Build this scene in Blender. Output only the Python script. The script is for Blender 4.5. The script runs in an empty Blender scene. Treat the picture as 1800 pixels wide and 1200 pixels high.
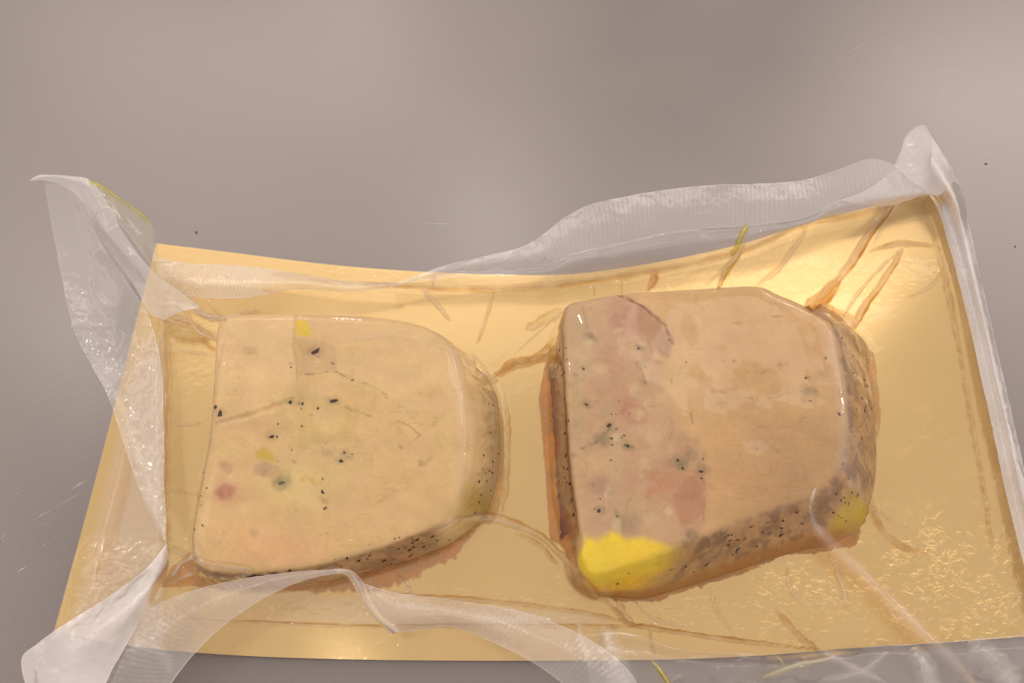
import bpy, math, random
import numpy as np
from mathutils import Vector
from mathutils.bvhtree import BVHTree

random.seed(7)
rng = np.random.default_rng(7)
scene = bpy.context.scene
COL = scene.collection

# ------------------------------------------------------------------ camera
TILT = math.radians(24.4)
DIST = 0.24
F = 1350.0                                   # focal length in photo pixels (1800 wide)
CAMP = np.array([0.0, -DIST * math.sin(TILT), DIST * math.cos(TILT)])
cd = bpy.data.cameras.new('camera')
cd.lens = 36.0 * F / 1800.0
cd.sensor_width = 36.0
cd.clip_start = 0.005
cd.clip_end = 20.0
cam = bpy.data.objects.new('camera', cd)
cam.location = CAMP.tolist()
cam.rotation_euler = (TILT, 0, 0)
COL.objects.link(cam)
scene.camera = cam

# ------------------------------------------------------------------ world + lamps
w = bpy.data.worlds.new('World')
scene.world = w
w.use_nodes = True
w.node_tree.nodes['Background'].inputs[0].default_value = (1.0, 0.87, 0.78, 1)
w.node_tree.nodes['Background'].inputs[1].default_value = 0.74


def lamp(name, loc, aim, size, power, color, sy=None):
    l = bpy.data.lights.new(name, 'AREA')
    l.shape = 'RECTANGLE'
    l.size = size
    l.size_y = sy or size
    l.energy = power
    l.color = color
    o = bpy.data.objects.new(name, l)
    o.location = loc
    o.rotation_euler = (Vector(aim) - Vector(loc)).to_track_quat('-Z', 'Y').to_euler()
    COL.objects.link(o)
    return o


lamp('added_light_panel', (-0.60, 1.42, 1.25), (-0.60, 1.421, 0), 1.5, 2.5, (1.0, 0.87, 0.76), 0.94)  # added panels, sized and spaced for the reflections in steel and foil
lamp('added_light_panel', (-0.45, 0.69, 1.25), (-0.45, 0.691, 0), 1.76, 1.30, (1.0, 0.87, 0.78), 0.48)
lamp('added_light_panel', (0.49, 0.64, 1.25), (0.49, 0.641, 0), 0.38, 0.62, (1.0, 0.88, 0.80), 0.42)
lamp('added_light_panel', (1.32, 1.08, 1.25), (1.32, 1.081, 0), 1.1, 3.7, (1.0, 0.87, 0.80), 1.16)
lamp('added_light_panel', (-1.25, 0.05, 1.25), (-1.25, 0.051, 0), 0.6, 1.0, (1.0, 0.87, 0.78), 0.7)
lamp('added_strip_lamp', (-0.70, 1.28, 1.22), (-0.70, 1.281, 0), 0.9, 0.9, (1.0, 0.92, 0.84), 0.035)  # added bright strips, put in for crisper highlights on the film
lamp('added_strip_lamp', (1.25, 1.18, 1.22), (1.25, 1.181, 0), 0.8, 1.1, (1.0, 0.92, 0.84), 0.035)
# added small lamps, put in for sharp glints in the film
for sx_, sy_, se_ in ((-0.04, 0.80, 0.28), (-0.84, 0.57, 0.32), (-0.24, -0.09, 0.03), (-0.45, 1.75, 0.25), (1.5, 0.5, 0.22), (0.55, 1.75, 0.18), (-1.6, 1.1, 0.25)):
    lamp('added_glint_spot', (sx_, sy_, 1.22), (0, 0, 0), 0.022, se_, (1.0, 0.95, 0.89))

scene.view_settings.view_transform = 'Standard'
scene.view_settings.look = 'None'
scene.view_settings.exposure = 0.18
scene.view_settings.gamma = 1.0
scene.render.engine = 'CYCLES'
scene.cycles.transparent_max_bounces = 32
scene.cycles.max_bounces = 10
scene.cycles.glossy_bounces = 5
scene.cycles.caustics_reflective = True
scene.cycles.sample_clamp_indirect = 3.0
scene.cycles.use_denoising = True

# ------------------------------------------------------------------ geometry helpers
CT, ST = math.cos(TILT), math.sin(TILT)


def unproj(u, v, z):
    """photo measurement -> point of the place at height z (metres)"""
    u = np.asarray(u, float); v = np.asarray(v, float); z = np.asarray(z, float)
    dx = (u - 900) / F
    dy = -(v - 600) / F
    X = dx
    Y = dy * CT + ST
    Z = dy * ST - CT
    t = (z - CAMP[2]) / Z
    return np.stack([CAMP[0] + X * t, CAMP[1] + Y * t, z + 0 * t], -1)


def plan(P, z):
    """plan position (x, y) -> the sheet coordinates the colour patches were measured in, for a surface at height z"""
    x = P[:, 0] - CAMP[0]; y = P[:, 1] - CAMP[1]; zz = z - CAMP[2]
    yc = y * CT + zz * ST
    zc = -y * ST + zz * CT
    return 900 + F * x / (-zc), 600 - F * yc / (-zc)


def sstep(a, b, x):
    t = np.clip((x - a) / (b - a), 0, 1)
    return t * t * (3 - 2 * t)


def hash2(ix, iy, seed):
    n = (ix.astype(np.int64) * 374761393 + iy.astype(np.int64) * 668265263 + seed * 1442695041) & 0x7fffffff
    n = ((n ^ (n >> 13)) * 1274126177) & 0x7fffffff
    return ((n ^ (n >> 16)) & 0xffff) / 65535.0


def vnoise(x, y, seed=0):
    ix = np.floor(x); iy = np.floor(y)
    fx = x - ix; fy = y - iy
    fx = fx * fx * fx * (fx * (fx * 6 - 15) + 10); fy = fy * fy * fy * (fy * (fy * 6 - 15) + 10)
    ix = ix.astype(np.int64); iy = iy.astype(np.int64)
    a = hash2(ix, iy, seed); b = hash2(ix + 1, iy, seed)
    c = hash2(ix, iy + 1, seed); d = hash2(ix + 1, iy + 1, seed)
    return (a * (1 - fx) + b * fx) * (1 - fy) + (c * (1 - fx) + d * fx) * fy


def fbm(x, y, oct=4, seed=0):
    s = 0; a = 0.5; t = 0
    for k in range(oct):
        s = s + a * vnoise(x, y, seed + k * 17); t += a
        x = x * 2.03 + 7.3; y = y * 2.03 - 3.1; a *= 0.5
    return s / t - 0.5


def zb(X, Y):
    """height of the bowed gold board's upper face"""
    s = X / 0.14
    t = sstep(-0.09, 0.10, Y)
    r = np.where(s > 0, np.abs(s) ** 2.4, 0)
    l = np.where(s < 0, np.abs(s) ** 2.4, 0)
    return 0.0030 + r * (0.0035 + 0.014 * t) + l * (0.0025 + 0.008 * t) + 0.0008 * np.sin(X * 40 + 1) * np.sin(Y * 30)


def on_board(u, v, dz=0.0):
    u = np.asarray(u, float); v = np.asarray(v, float)
    z = np.full(u.shape, 0.003)
    for _ in range(12):
        P = unproj(u, v, z + dz)
        z = zb(P[..., 0], P[..., 1])
    return unproj(u, v, z + dz)


def catmull(P, n):
    """smooth curve through control rows P (k, ...) sampled at n parameters"""
    P = np.asarray(P, float)
    k = len(P)
    if k == 2:
        t = np.linspace(0, 1, n).reshape((-1,) + (1,) * (P.ndim - 1))
        return P[0] * (1 - t) + P[1] * t
    E = np.concatenate([[2 * P[0] - P[1]], P, [2 * P[-1] - P[-2]]])
    s = np.linspace(0, k - 1, n)
    i = np.clip(np.floor(s).astype(int), 0, k - 2)
    t = (s - i).reshape((-1,) + (1,) * (P.ndim - 1))
    a, b, c, d = E[i], E[i + 1], E[i + 2], E[i + 3]
    return 0.5 * (2 * b + (c - a) * t + (2 * a - 5 * b + 4 * c - d) * t * t + (3 * b - a - 3 * c + d) * t ** 3)


def curve_even(P, n):
    """catmull, then re-sampled evenly along its length"""
    Q = catmull(P, 60 * len(P))
    L = np.concatenate([[0], np.cumsum(np.linalg.norm(np.diff(Q, axis=0), axis=1))])
    s = np.linspace(0, L[-1], n)
    return np.stack([np.interp(s, L, Q[:, j]) for j in range(Q.shape[1])], -1)


def grid_faces(nr, nc, wrap=False):
    r = np.arange(nr - 1)[:, None]
    c = np.arange(nc if wrap else nc - 1)[None, :]
    c2 = (c + 1) % nc
    f = np.stack([r * nc + c, r * nc + c2, (r + 1) * nc + c2, (r + 1) * nc + c], -1)
    return f.reshape(-1, 4)


def mesh_obj(name, V, Fq, mat, parent=None, smooth=True, attrs=None, data=None):
    me = bpy.data.meshes.new(name)
    V = np.asarray(V, np.float32).reshape(-1, 3)
    Fq = np.asarray(Fq, np.int32)
    k = Fq.shape[1]
    me.vertices.add(len(V)); me.vertices.foreach_set('co', V.ravel())
    me.loops.add(Fq.size); me.loops.foreach_set('vertex_index', Fq.ravel())
    me.polygons.add(len(Fq)); me.polygons.foreach_set('loop_start', np.arange(0, Fq.size, k, dtype=np.int32))
    me.update(calc_edges=True)
    if smooth:
        me.polygons.foreach_set('use_smooth', np.ones(len(Fq), bool))
    for nm, (ty, arr) in (attrs or {}).items():
        a = me.attributes.new(nm, ty, 'POINT')
        if ty == 'FLOAT':
            a.data.foreach_set('value', np.asarray(arr, np.float32).ravel())
        elif ty == 'FLOAT_COLOR':
            arr = np.asarray(arr, np.float32)
            if arr.shape[1] == 3:
                arr = np.concatenate([arr, np.ones((len(arr), 1), np.float32)], 1)
            a.data.foreach_set('color', arr.ravel())
    me.materials.append(mat)
    me.validate()
    o = bpy.data.objects.new(name, me)
    COL.objects.link(o)
    if parent: o.parent = parent
    return o


def tag(o, label=None, cat=None, group=None, kind=None):
    if label: o['label'] = label
    if cat: o['category'] = cat
    if group: o['group'] = group
    if kind: o['kind'] = kind
    return o


def empty(name, loc=(0, 0, 0)):
    o = bpy.data.objects.new(name, None)
    o.empty_display_size = 0.01
    o.location = loc
    COL.objects.link(o)
    return o


def s2l(r, g, b):
    c = np.array([r, g, b], float) / 255
    return np.where(c <= 0.04045, c / 12.92, ((c + 0.055) / 1.055) ** 2.4)


# ------------------------------------------------------------------ materials
def newmat(name):
    m = bpy.data.materials.new(name)
    m.use_nodes = True
    nt = m.node_tree
    nt.nodes.clear()
    out = nt.nodes.new('ShaderNodeOutputMaterial')
    return m, nt, out


def N(nt, typ, **kw):
    n = nt.nodes.new(typ)
    for k, v in kw.items():
        if hasattr(n, k) and not k.startswith('i_'):
            setattr(n, k, v)
    return n


def setin(n, d):
    for k, v in d.items():
        n.inputs[k].default_value = v
    return n


def noise_node(nt, vec, scale, detail=4, rough=0.55, dist=0.0):
    n = nt.nodes.new('ShaderNodeTexNoise')
    setin(n, {'Scale': scale, 'Detail': detail, 'Roughness': rough, 'Distortion': dist})
    nt.links.new(vec, n.inputs['Vector'])
    return n


def ramp(nt, src, p0, c0, p1, c1):
    r = nt.nodes.new('ShaderNodeValToRGB')
    r.color_ramp.elements[0].position = p0; r.color_ramp.elements[0].color = c0
    r.color_ramp.elements[1].position = p1; r.color_ramp.elements[1].color = c1
    nt.links.new(src, r.inputs[0])
    return r


def math_node(nt, op, a, b=None, clamp=False):
    n = nt.nodes.new('ShaderNodeMath'); n.operation = op; n.use_clamp = clamp
    for i, x in enumerate((a, b)):
        if x is None: continue
        if isinstance(x, (int, float)): n.inputs[i].default_value = x
        else: nt.links.new(x, n.inputs[i])
    return n.outputs[0]


def mat_steel():
    m, nt, out = newmat('brushed_steel')
    L = nt.links.new
    tc = N(nt, 'ShaderNodeTexCoord')
    p = N(nt, 'ShaderNodeBsdfPrincipled')
    mp = N(nt, 'ShaderNodeMapping'); mp.inputs['Scale'].default_value = (1, 1, 1)
    L(tc.outputs['Object'], mp.inputs['Vector'])
    big = noise_node(nt, mp.outputs[0], 9, 3, 0.5, 0.4)
    fine = noise_node(nt, mp.outputs[0], 1400, 2, 0.6)
    mp2 = N(nt, 'ShaderNodeMapping')
    mp0 = N(nt, 'ShaderNodeMapping')
    mp0.inputs['Rotation'].default_value = (0, 0, math.radians(-33))
    L(tc.outputs['Object'], mp0.inputs['Vector'])
    mp2.inputs['Scale'].default_value = (60, 1700, 1)
    L(mp0.outputs[0], mp2.inputs['Vector'])
    mask = noise_node(nt, tc.outputs['Object'], 14, 2, 0.5)
    mramp = ramp(nt, mask.outputs[0], 0.46, (0, 0, 0, 1), 0.62, (1, 1, 1, 1))
    scr = noise_node(nt, mp2.outputs[0], 1.0, 2, 0.5)
    c = ramp(nt, big.outputs[0], 0.3, (0.258, 0.236, 0.232, 1), 0.7, (0.286, 0.260, 0.253, 1))
    smul = ramp(nt, scr.outputs[0], 0.68, (0, 0, 0, 1), 0.80, (1, 1, 1, 1))
    mx = N(nt, 'ShaderNodeMix', data_type='RGBA')
    mx.inputs[7].default_value = (0.45, 0.43, 0.41, 1)
    L(math_node(nt, 'MULTIPLY', math_node(nt, 'MULTIPLY', smul.outputs[0], mramp.outputs[0]), 0.5), mx.inputs[0]); L(c.outputs[0], mx.inputs[6])
    L(mx.outputs[2], p.inputs['Base Color'])
    rr = N(nt, 'ShaderNodeMapRange'); setin(rr, {'From Min': 0.3, 'From Max': 0.7, 'To Min': 0.27, 'To Max': 0.34})
    L(big.outputs[0], rr.inputs[0]); L(rr.outputs[0], p.inputs['Roughness'])
    p.inputs['Metallic'].default_value = 0.72
    b = N(nt, 'ShaderNodeBump'); setin(b, {'Strength': 0.12, 'Distance': 0.0002})
    h = math_node(nt, 'ADD', fine.outputs[0], scr.outputs[0])
    L(h, b.inputs['Height']); L(b.outputs[0], p.inputs['Normal'])
    L(p.outputs[0], out.inputs[0])
    return m


def mat_gold():
    m, nt, out = newmat('gold_foil')
    L = nt.links.new
    tc = N(nt, 'ShaderNodeTexCoord')
    p = N(nt, 'ShaderNodeBsdfPrincipled')
    a = N(nt, 'ShaderNodeAttribute', attribute_name='crinkle')
    n1 = noise_node(nt, tc.outputs['Object'], 430, 4, 0.6, 0.3)
    n2 = noise_node(nt, tc.outputs['Object'], 45, 3, 0.5, 0.2)
    n3 = noise_node(nt, tc.outputs['Object'], 1800, 2, 0.6)
    c = ramp(nt, n2.outputs[0], 0.3, (0.685, 0.488, 0.205, 1), 0.7, (0.715, 0.515, 0.225, 1))
    L(c.outputs[0], p.inputs['Base Color'])
    p.inputs['Metallic'].default_value = 0.9
    rr = N(nt, 'ShaderNodeMapRange'); setin(rr, {'From Min': 0, 'From Max': 1, 'To Min': 0.17, 'To Max': 0.15})
    L(a.outputs['Fac'], rr.inputs[0]); L(rr.outputs[0], p.inputs['Roughness'])
    pr = ramp(nt, n1.outputs[0], 0.50, (0, 0, 0, 1), 0.60, (1, 1, 1, 1))
    n1s = math_node(nt, 'ADD', math_node(nt, 'MULTIPLY', pr.outputs[0], 0.16), math_node(nt, 'MULTIPLY', n1.outputs[0], 0.45))
    h = math_node(nt, 'MULTIPLY', n1s, math_node(nt, 'ADD', math_node(nt, 'MULTIPLY', a.outputs['Fac'], 1.0), 0.012))
    h = math_node(nt, 'ADD', h, math_node(nt, 'MULTIPLY', n3.outputs[0], 0.01))
    h = math_node(nt, 'ADD', h, math_node(nt, 'MULTIPLY', n2.outputs[0], 0.06))
    b = N(nt, 'ShaderNodeBump'); setin(b, {'Strength': 0.42, 'Distance': 0.0016})
    L(h, b.inputs['Height']); L(b.outputs[0], p.inputs['Normal'])
    L(p.outputs[0], out.inputs[0])
    return m


def mat_meat():
    m, nt, out = newmat('foie_gras')
    L = nt.links.new
    p = N(nt, 'ShaderNodeBsdfPrincipled')
    a = N(nt, 'ShaderNodeAttribute', attribute_name='paint')
    tc = N(nt, 'ShaderNodeTexCoord')
    n = noise_node(nt, tc.outputs['Object'], 420, 4, 0.6)
    n2 = noise_node(nt, tc.outputs['Object'], 90, 3, 0.6)
    mx = N(nt, 'ShaderNodeMix', data_type='RGBA', blend_type='MULTIPLY')
    mx.inputs[0].default_value = 1.0
    r = ramp(nt, math_node(nt, 'ADD', math_node(nt, 'MULTIPLY', n.outputs[0], 0.4), math_node(nt, 'MULTIPLY', n2.outputs[0], 0.6)),
             0.3, (0.93, 0.92, 0.90, 1), 0.7, (1.05, 1.05, 1.05, 1))
    L(a.outputs['Color'], mx.inputs[6]); L(r.outputs[0], mx.inputs[7])
    L(mx.outputs[2], p.inputs['Base Color'])
    setin(p, {'Roughness': 0.42, 'Subsurface Weight': 0.35, 'Subsurface Scale': 0.004,
              'Specular IOR Level': 0.35})
    p.inputs['Subsurface Radius'].default_value = (1.0, 0.55, 0.3)
    b = N(nt, 'ShaderNodeBump'); setin(b, {'Strength': 0.15, 'Distance': 0.0004})
    L(n.outputs[0], b.inputs['Height']); L(b.outputs[0], p.inputs['Normal'])
    L(p.outputs[0], out.inputs[0])
    return m


def mat_simple(name, col, rough=0.5, **kw):
    m, nt, out = newmat(name)
    p = N(nt, 'ShaderNodeBsdfPrincipled')
    tc = N(nt, 'ShaderNodeTexCoord')
    n = noise_node(nt, tc.outputs['Object'], 900, 3, 0.6)
    c = np.array(col)
    r = ramp(nt, n.outputs[0], 0.3, tuple(c * 0.75) + (1,), 0.7, tuple(np.minimum(c * 1.25, 1)) + (1,))
    nt.links.new(r.outputs[0], p.inputs['Base Color'])
    p.inputs['Roughness'].default_value = rough
    for k, v in kw.items():
        p.inputs[k].default_value = v
    nt.links.new(p.outputs[0], out.inputs[0])
    return m


def mat_film():
    """thin polyethylene: clear where stretched, milky where folded or embossed, tinted where fat is trapped under it"""
    m, nt, out = newmat('vacuum_film')
    L = nt.links.new
    milk = N(nt, 'ShaderNodeAttribute', attribute_name='milk')
    tint = N(nt, 'ShaderNodeAttribute', attribute_name='tint')
    tc = N(nt, 'ShaderNodeTexCoord')
    n = noise_node(nt, tc.outputs['Object'], 160, 4, 0.6, 0.6)
    nf = noise_node(nt, tc.outputs['Object'], 1500, 2, 0.6, 0.0)
    b = N(nt, 'ShaderNodeBump'); setin(b, {'Strength': 0.10, 'Distance': 0.0004})
    L(math_node(nt, 'ADD', n.outputs[0], math_node(nt, 'MULTIPLY', nf.outputs[0], 0.04)), b.inputs['Height'])
    tr = N(nt, 'ShaderNodeBsdfTransparent'); L(tint.outputs['Color'], tr.inputs[0])
    di = N(nt, 'ShaderNodeBsdfDiffuse'); tl = N(nt, 'ShaderNodeBsdfTranslucent')
    mc = N(nt, 'ShaderNodeMix', data_type='RGBA', blend_type='MULTIPLY'); mc.inputs[0].default_value = 1.0
    mc.inputs[7].default_value = (0.95, 0.935, 0.96, 1)
    L(tint.outputs['Color'], mc.inputs[6])
    L(mc.outputs[2], di.inputs[0]); L(mc.outputs[2], tl.inputs[0])
    L(b.outputs[0], di.inputs['Normal'])
    sc = N(nt, 'ShaderNodeMixShader'); sc.inputs[0].default_value = 0.35
    L(di.outputs[0], sc.inputs[1]); L(tl.outputs[0], sc.inputs[2])
    mm = N(nt, 'ShaderNodeMixShader')
    mfac = math_node(nt, 'MULTIPLY', milk.outputs['Fac'],
                     math_node(nt, 'ADD', math_node(nt, 'MULTIPLY', n.outputs[0], 0.5), 0.75), True)
    L(mfac, mm.inputs[0]); L(tr.outputs[0], mm.inputs[1]); L(sc.outputs[0], mm.inputs[2])
    gl = N(nt, 'ShaderNodeBsdfGlossy'); L(math_node(nt, 'ADD', math_node(nt, 'MULTIPLY', milk.outputs['Fac'], 0.33), 0.035), gl.inputs['Roughness'])
    gl.inputs[0].default_value = (1, 0.97, 0.95, 1)
    L(b.outputs[0], gl.inputs['Normal'])
    fr = N(nt, 'ShaderNodeFresnel')
    geo = N(nt, 'ShaderNodeNewGeometry')
    # thin sheet: the same reflectance from either face
    L(math_node(nt, 'SUBTRACT', 1.5, math_node(nt, 'MULTIPLY', geo.outputs['Backfacing'], 1.5 - 1 / 1.5)), fr.inputs[0])
    L(b.outputs[0], fr.inputs['Normal'])
    ff = math_node(nt, 'MULTIPLY', fr.outputs[0], math_node(nt, 'ADD', math_node(nt, 'MULTIPLY', milk.outputs['Fac'], 5.0), 0.9), True)
    mg = N(nt, 'ShaderNodeMixShader')
    L(ff, mg.inputs[0]); L(mm.outputs[0], mg.inputs[1]); L(gl.outputs[0], mg.inputs[2])
    L(mg.outputs[0], out.inputs[0])
    return m


def mat_juice(name='cooking_juice'):
    m, nt, out = newmat(name)
    L = nt.links.new
    tint = N(nt, 'ShaderNodeAttribute', attribute_name='tint')
    milk = N(nt, 'ShaderNodeAttribute', attribute_name='milk')
    p = N(nt, 'ShaderNodeBsdfPrincipled')
    L(tint.outputs['Color'], p.inputs['Base Color'])
    setin(p, {'Roughness': 0.18})
    L(milk.outputs['Fac'], p.inputs['Alpha'])
    tc = N(nt, 'ShaderNodeTexCoord')
    n = noise_node(nt, tc.outputs['Object'], 300, 4, 0.6, 0.4)
    b = N(nt, 'ShaderNodeBump'); setin(b, {'Strength': 0.4, 'Distance': 0.0004})
    L(n.outputs[0], b.inputs['Height']); L(b.outputs[0], p.inputs['Normal'])
    L(p.outputs[0], out.inputs[0])
    return m


STEEL, GOLD, MEAT, FILM, JUICE = mat_steel(), mat_gold(), mat_meat(), mat_film(), mat_juice()
PEPPER = mat_simple('black_pepper', (0.040, 0.024, 0.012), 0.8, **{'Specular IOR Level': 0.1})
HERB = mat_simple('grey_pepper', (0.10, 0.075, 0.045), 0.6)
CARD = mat_simple('grey_card_edge', (0.30, 0.27, 0.24), 0.8)

# ------------------------------------------------------------------ table
T = 1.2
n = 60
gx, gy = np.meshgrid(np.linspace(-T, T, n), np.linspace(-T, T, n))
tb = mesh_obj('table_surface', np.stack([gx, gy, np.zeros_like(gx)], -1).reshape(-1, 3), grid_faces(n, n), STEEL)
tag(tb, 'dull brushed stainless steel worktop with fine scratches', kind='structure')

SCR = mat_simple('bright_scratch', (0.50, 0.47, 0.43), 0.35, Metallic=0.6)
for (a, b, c, d, wd) in [(52, 917, 95, 892, 1.1), (90, 893, 150, 862, .8), (121, 862, 158, 841, 1.6), (128, 856, 150, 842, 1.0), (0, 948, 12, 936, 1.4), (28, 1006, 48, 994, 1.8),
                         (6, 700, 22, 694, .8), (60, 640, 72, 634, .7), (740, 391, 800, 395, .8), (20, 870, 40, 862, .7), (70, 960, 84, 955, .7)]:
    A_, B_ = unproj(a, b, 0.00002), unproj(c, d, 0.00002)
    t_ = B_ - A_; nn_ = np.array([-t_[1], t_[0], 0]) / np.linalg.norm(t_) * wd * 0.00009
    m_ = (A_ + B_) / 2
    o = mesh_obj('scratch', np.array([A_, m_ - nn_, B_, m_ + nn_]), np.array([[0, 1, 2, 3]]), SCR, tb)

# ------------------------------------------------------------------ gold board
TOPR = [(275, 428), (400, 443), (560, 463), (700, 475), (850, 482), (1000, 482), (1150, 462), (1300, 430), (1420, 393), (1540, 362), (1648, 335)]
BOTR = [(95, 1108), (240, 1136), (420, 1151), (620, 1158), (800, 1160), (1000, 1160), (1180, 1158), (1340, 1151), (1500, 1138), (1680, 1127), (1862, 1113)]


def board_grid(nu, nv, inset=0.0):
    a = curve_even(TOPR, nu); b = curve_even(BOTR, nu)
    t = np.linspace(inset, 1 - inset, nv)[:, None, None]
    # straight in plan: blend the two edges in plan, not in the picture
    A = on_board(a[:, 0], a[:, 1]); B = on_board(b[:, 0], b[:, 1])
    P = A[None] * (1 - t) + B[None] * t
    P[..., 2] = zb(P[..., 0], P[..., 1])
    return P


nu, nv = 240, 120
G = board_grid(nu, nv)
TH = 0.0012
top = G.reshape(-1, 3)
u_, v_ = plan(top, 0.003)
cr = 0.44 * sstep(1120, 1400, u_) * sstep(860, 990, v_) + 0.28 * sstep(1480, 1640, u_) * sstep(640, 860, v_) \
    + 0.10 * (1 - sstep(340, 400, u_)) * (1 - sstep(620, 800, v_))
cr = np.clip(cr * (0.25 + 2.4 * np.clip(fbm(u_ / 45, v_ / 45, 4, 5) + 0.22, 0, 1)), 0, 1)
board = empty('gold_board', tuple(G[nv // 2, nu // 2]))
tag(board, 'shiny gold foil cardboard tray bowed upward under both slices', 'board')
bo = Vector(board.location)


def rel(o, root):
    o.parent = root
    o.matrix_parent_inverse = root.matrix_world.inverted() if False else __import__('mathutils').Matrix.Translation(-Vector(root.location))
    return o


rel(mesh_obj('foil_face', top, grid_faces(nv, nu)[:, ::-1], GOLD, attrs={'crinkle': ('FLOAT', cr)}), board)
ring = np.concatenate([G[0, :], G[1:, -1], G[-1, -2::-1], G[-2:0:-1, 0]])
ringb = ring.copy(); ringb[:, 2] -= TH
rel(mesh_obj('card_edge', np.concatenate([ring, ringb]), grid_faces(2, len(ring), True), CARD), board)
bot = G.reshape(-1, 3).copy(); bot[:, 2] -= TH
rel(mesh_obj('card_back', bot, grid_faces(nv, nu), CARD), board)

# ------------------------------------------------------------------ foie gras slices
ZT1, ZT2 = 0.0200, 0.0215
S1 = [((395, 553), (425, 600)), ((460, 549), (485, 598)), ((530, 548), (550, 600)), ((650, 553), (668, 603)), ((740, 570), (765, 612)),
      ((790, 603), (835, 640)), ((808, 660), (868, 685)), ((820, 720), (877, 735)), ((822, 780), (879, 778)),
      ((816, 835), (876, 820)), ((800, 885), (866, 870)), ((777, 920), (846, 912)), ((715, 945), (790, 955)),
      ((650, 968), (705, 988)), ((552, 995), (600, 1015)), ((480, 1005), (515, 1026)), ((410, 1008), (435, 1032)),
      ((352, 996), (370, 1020)), ((338, 950), (345, 985)), ((349, 873), (352, 900)), ((367, 779), (375, 810)),
      ((373, 702), (392, 740)), ((376, 635), (400, 680)), ((381, 575), (405, 622))]
S2 = [((993, 540), (985, 590)), ((1033, 524), (1040, 572)), ((1103, 513), (1112, 562)), ((1220, 505), (1222, 555)), ((1327, 500), (1325, 548)),
      ((1364, 514), (1370, 548)), ((1412, 537), (1430, 560)), ((1455, 566), (1512, 590)), ((1473, 620), (1527, 655)), ((1484, 684), (1538, 727)),
      ((1489, 748), (1540, 800)), ((1481, 801), (1535, 860)), ((1460, 839), (1512, 925)), ((1434, 864), (1470, 952)), ((1424, 872), (1452, 959)),
      ((1380, 884), (1390, 972)), ((1310, 911), (1305, 999)), ((1241, 937), (1199, 1033)), ((1180, 968), (1130, 1051)),
      ((1110, 992), (1080, 1048)), ((1045, 1010), (1050, 1044)), ((1021, 985), (1020, 1020)), ((1019, 940), (1006, 962)),
      ((1004, 833), (985, 870)), ((996, 727), (978, 760)), ((990, 620), (978, 665))]


def paint_blob(C, u, v, cu, cv, ru, rv, col, a=1.0, rot=0, soft=0.5, warp=0.0, seed=0):
    if warp:
        u = u + warp * fbm(u / 14, v / 14, 3, seed + 3) * 2; v = v + warp * fbm(u / 14 + 9, v / 14, 3, seed + 8) * 2
    c, s = math.cos(math.radians(rot)), math.sin(math.radians(rot))
    x = ((u - cu) * c + (v - cv) * s) / ru
    y = (-(u - cu) * s + (v - cv) * c) / rv
    d = np.sqrt(x * x + y * y)
    m = ((a if col[1] > 190 else a * 0.72) * (1 - sstep(1 - soft, 1 + soft, d)) * (0.85 + 0.7 * fbm(u / 7, v / 7, 3, seed + 21)))[:, None]
    C[:] = C * (1 - m) + s2l(*col) * m


def seg_dist(u, v, pts):
    d = np.full(u.shape, 1e9)
    for (x0, y0), (x1, y1) in zip(pts[:-1], pts[1:]):
        dx, dy = x1 - x0, y1 - y0
        t = np.clip(((u - x0) * dx + (v - y0) * dy) / (dx * dx + dy * dy + 1e-12), 0, 1)
        d = np.minimum(d, np.hypot(u - x0 - t * dx, v - y0 - t * dy))
    return d


def paint_line(C, u, v, pts, wd, col, a=0.7, warp=3.0, brk=0.0, seed=0):
    uu = u + warp * 2 * fbm(u / 12, v / 12, 3, seed + 31); vv = v + warp * 2 * fbm(u / 12, v / 12 + 5, 3, seed + 37)
    d = seg_dist(uu, vv, pts)
    m = a * 0.8 * (1 - sstep(wd * 0.1, wd * 1.15, d)) * np.clip(0.75 + 1.5 * fbm(u / 9, v / 9, 3, seed + 55), 0, 1)
    if brk:
        m = m * sstep(-brk * 0.3, brk * 0.3, fbm(u / 8, v / 8, 2, seed + 50) + 0.1)
    C[:] = C * (1 - m[:, None]) + s2l(*col) * m[:, None]


def paint_poly(C, u, v, poly, col, a=1.0, warp=3.0, soft=3.0, seed=0):
    uu = u + warp * 2 * fbm(u / 16, v / 16, 3, seed + 61); vv = v + warp * 2 * fbm(u / 16, v / 16 + 5, 3, seed + 67)
    inside = np.zeros(u.shape, bool)
    n = len(poly)
    for i in range(n):
        x0, y0 = poly[i]; x1, y1 = poly[(i + 1) % n]
        cond = (y0 > vv) != (y1 > vv)
        xi = (x1 - x0) * (vv - y0) / ((y1 - y0) if y1 != y0 else 1e-9) + x0
        inside ^= cond & (uu < xi)
    d = seg_dist(uu, vv, list(poly) + [poly[0]]) * np.where(inside, -1, 1)
    m = (a * (1 - sstep(-soft, soft, d)))[:, None]
    C[:] = C * (1 - m) + s2l(*col) * m


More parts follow.
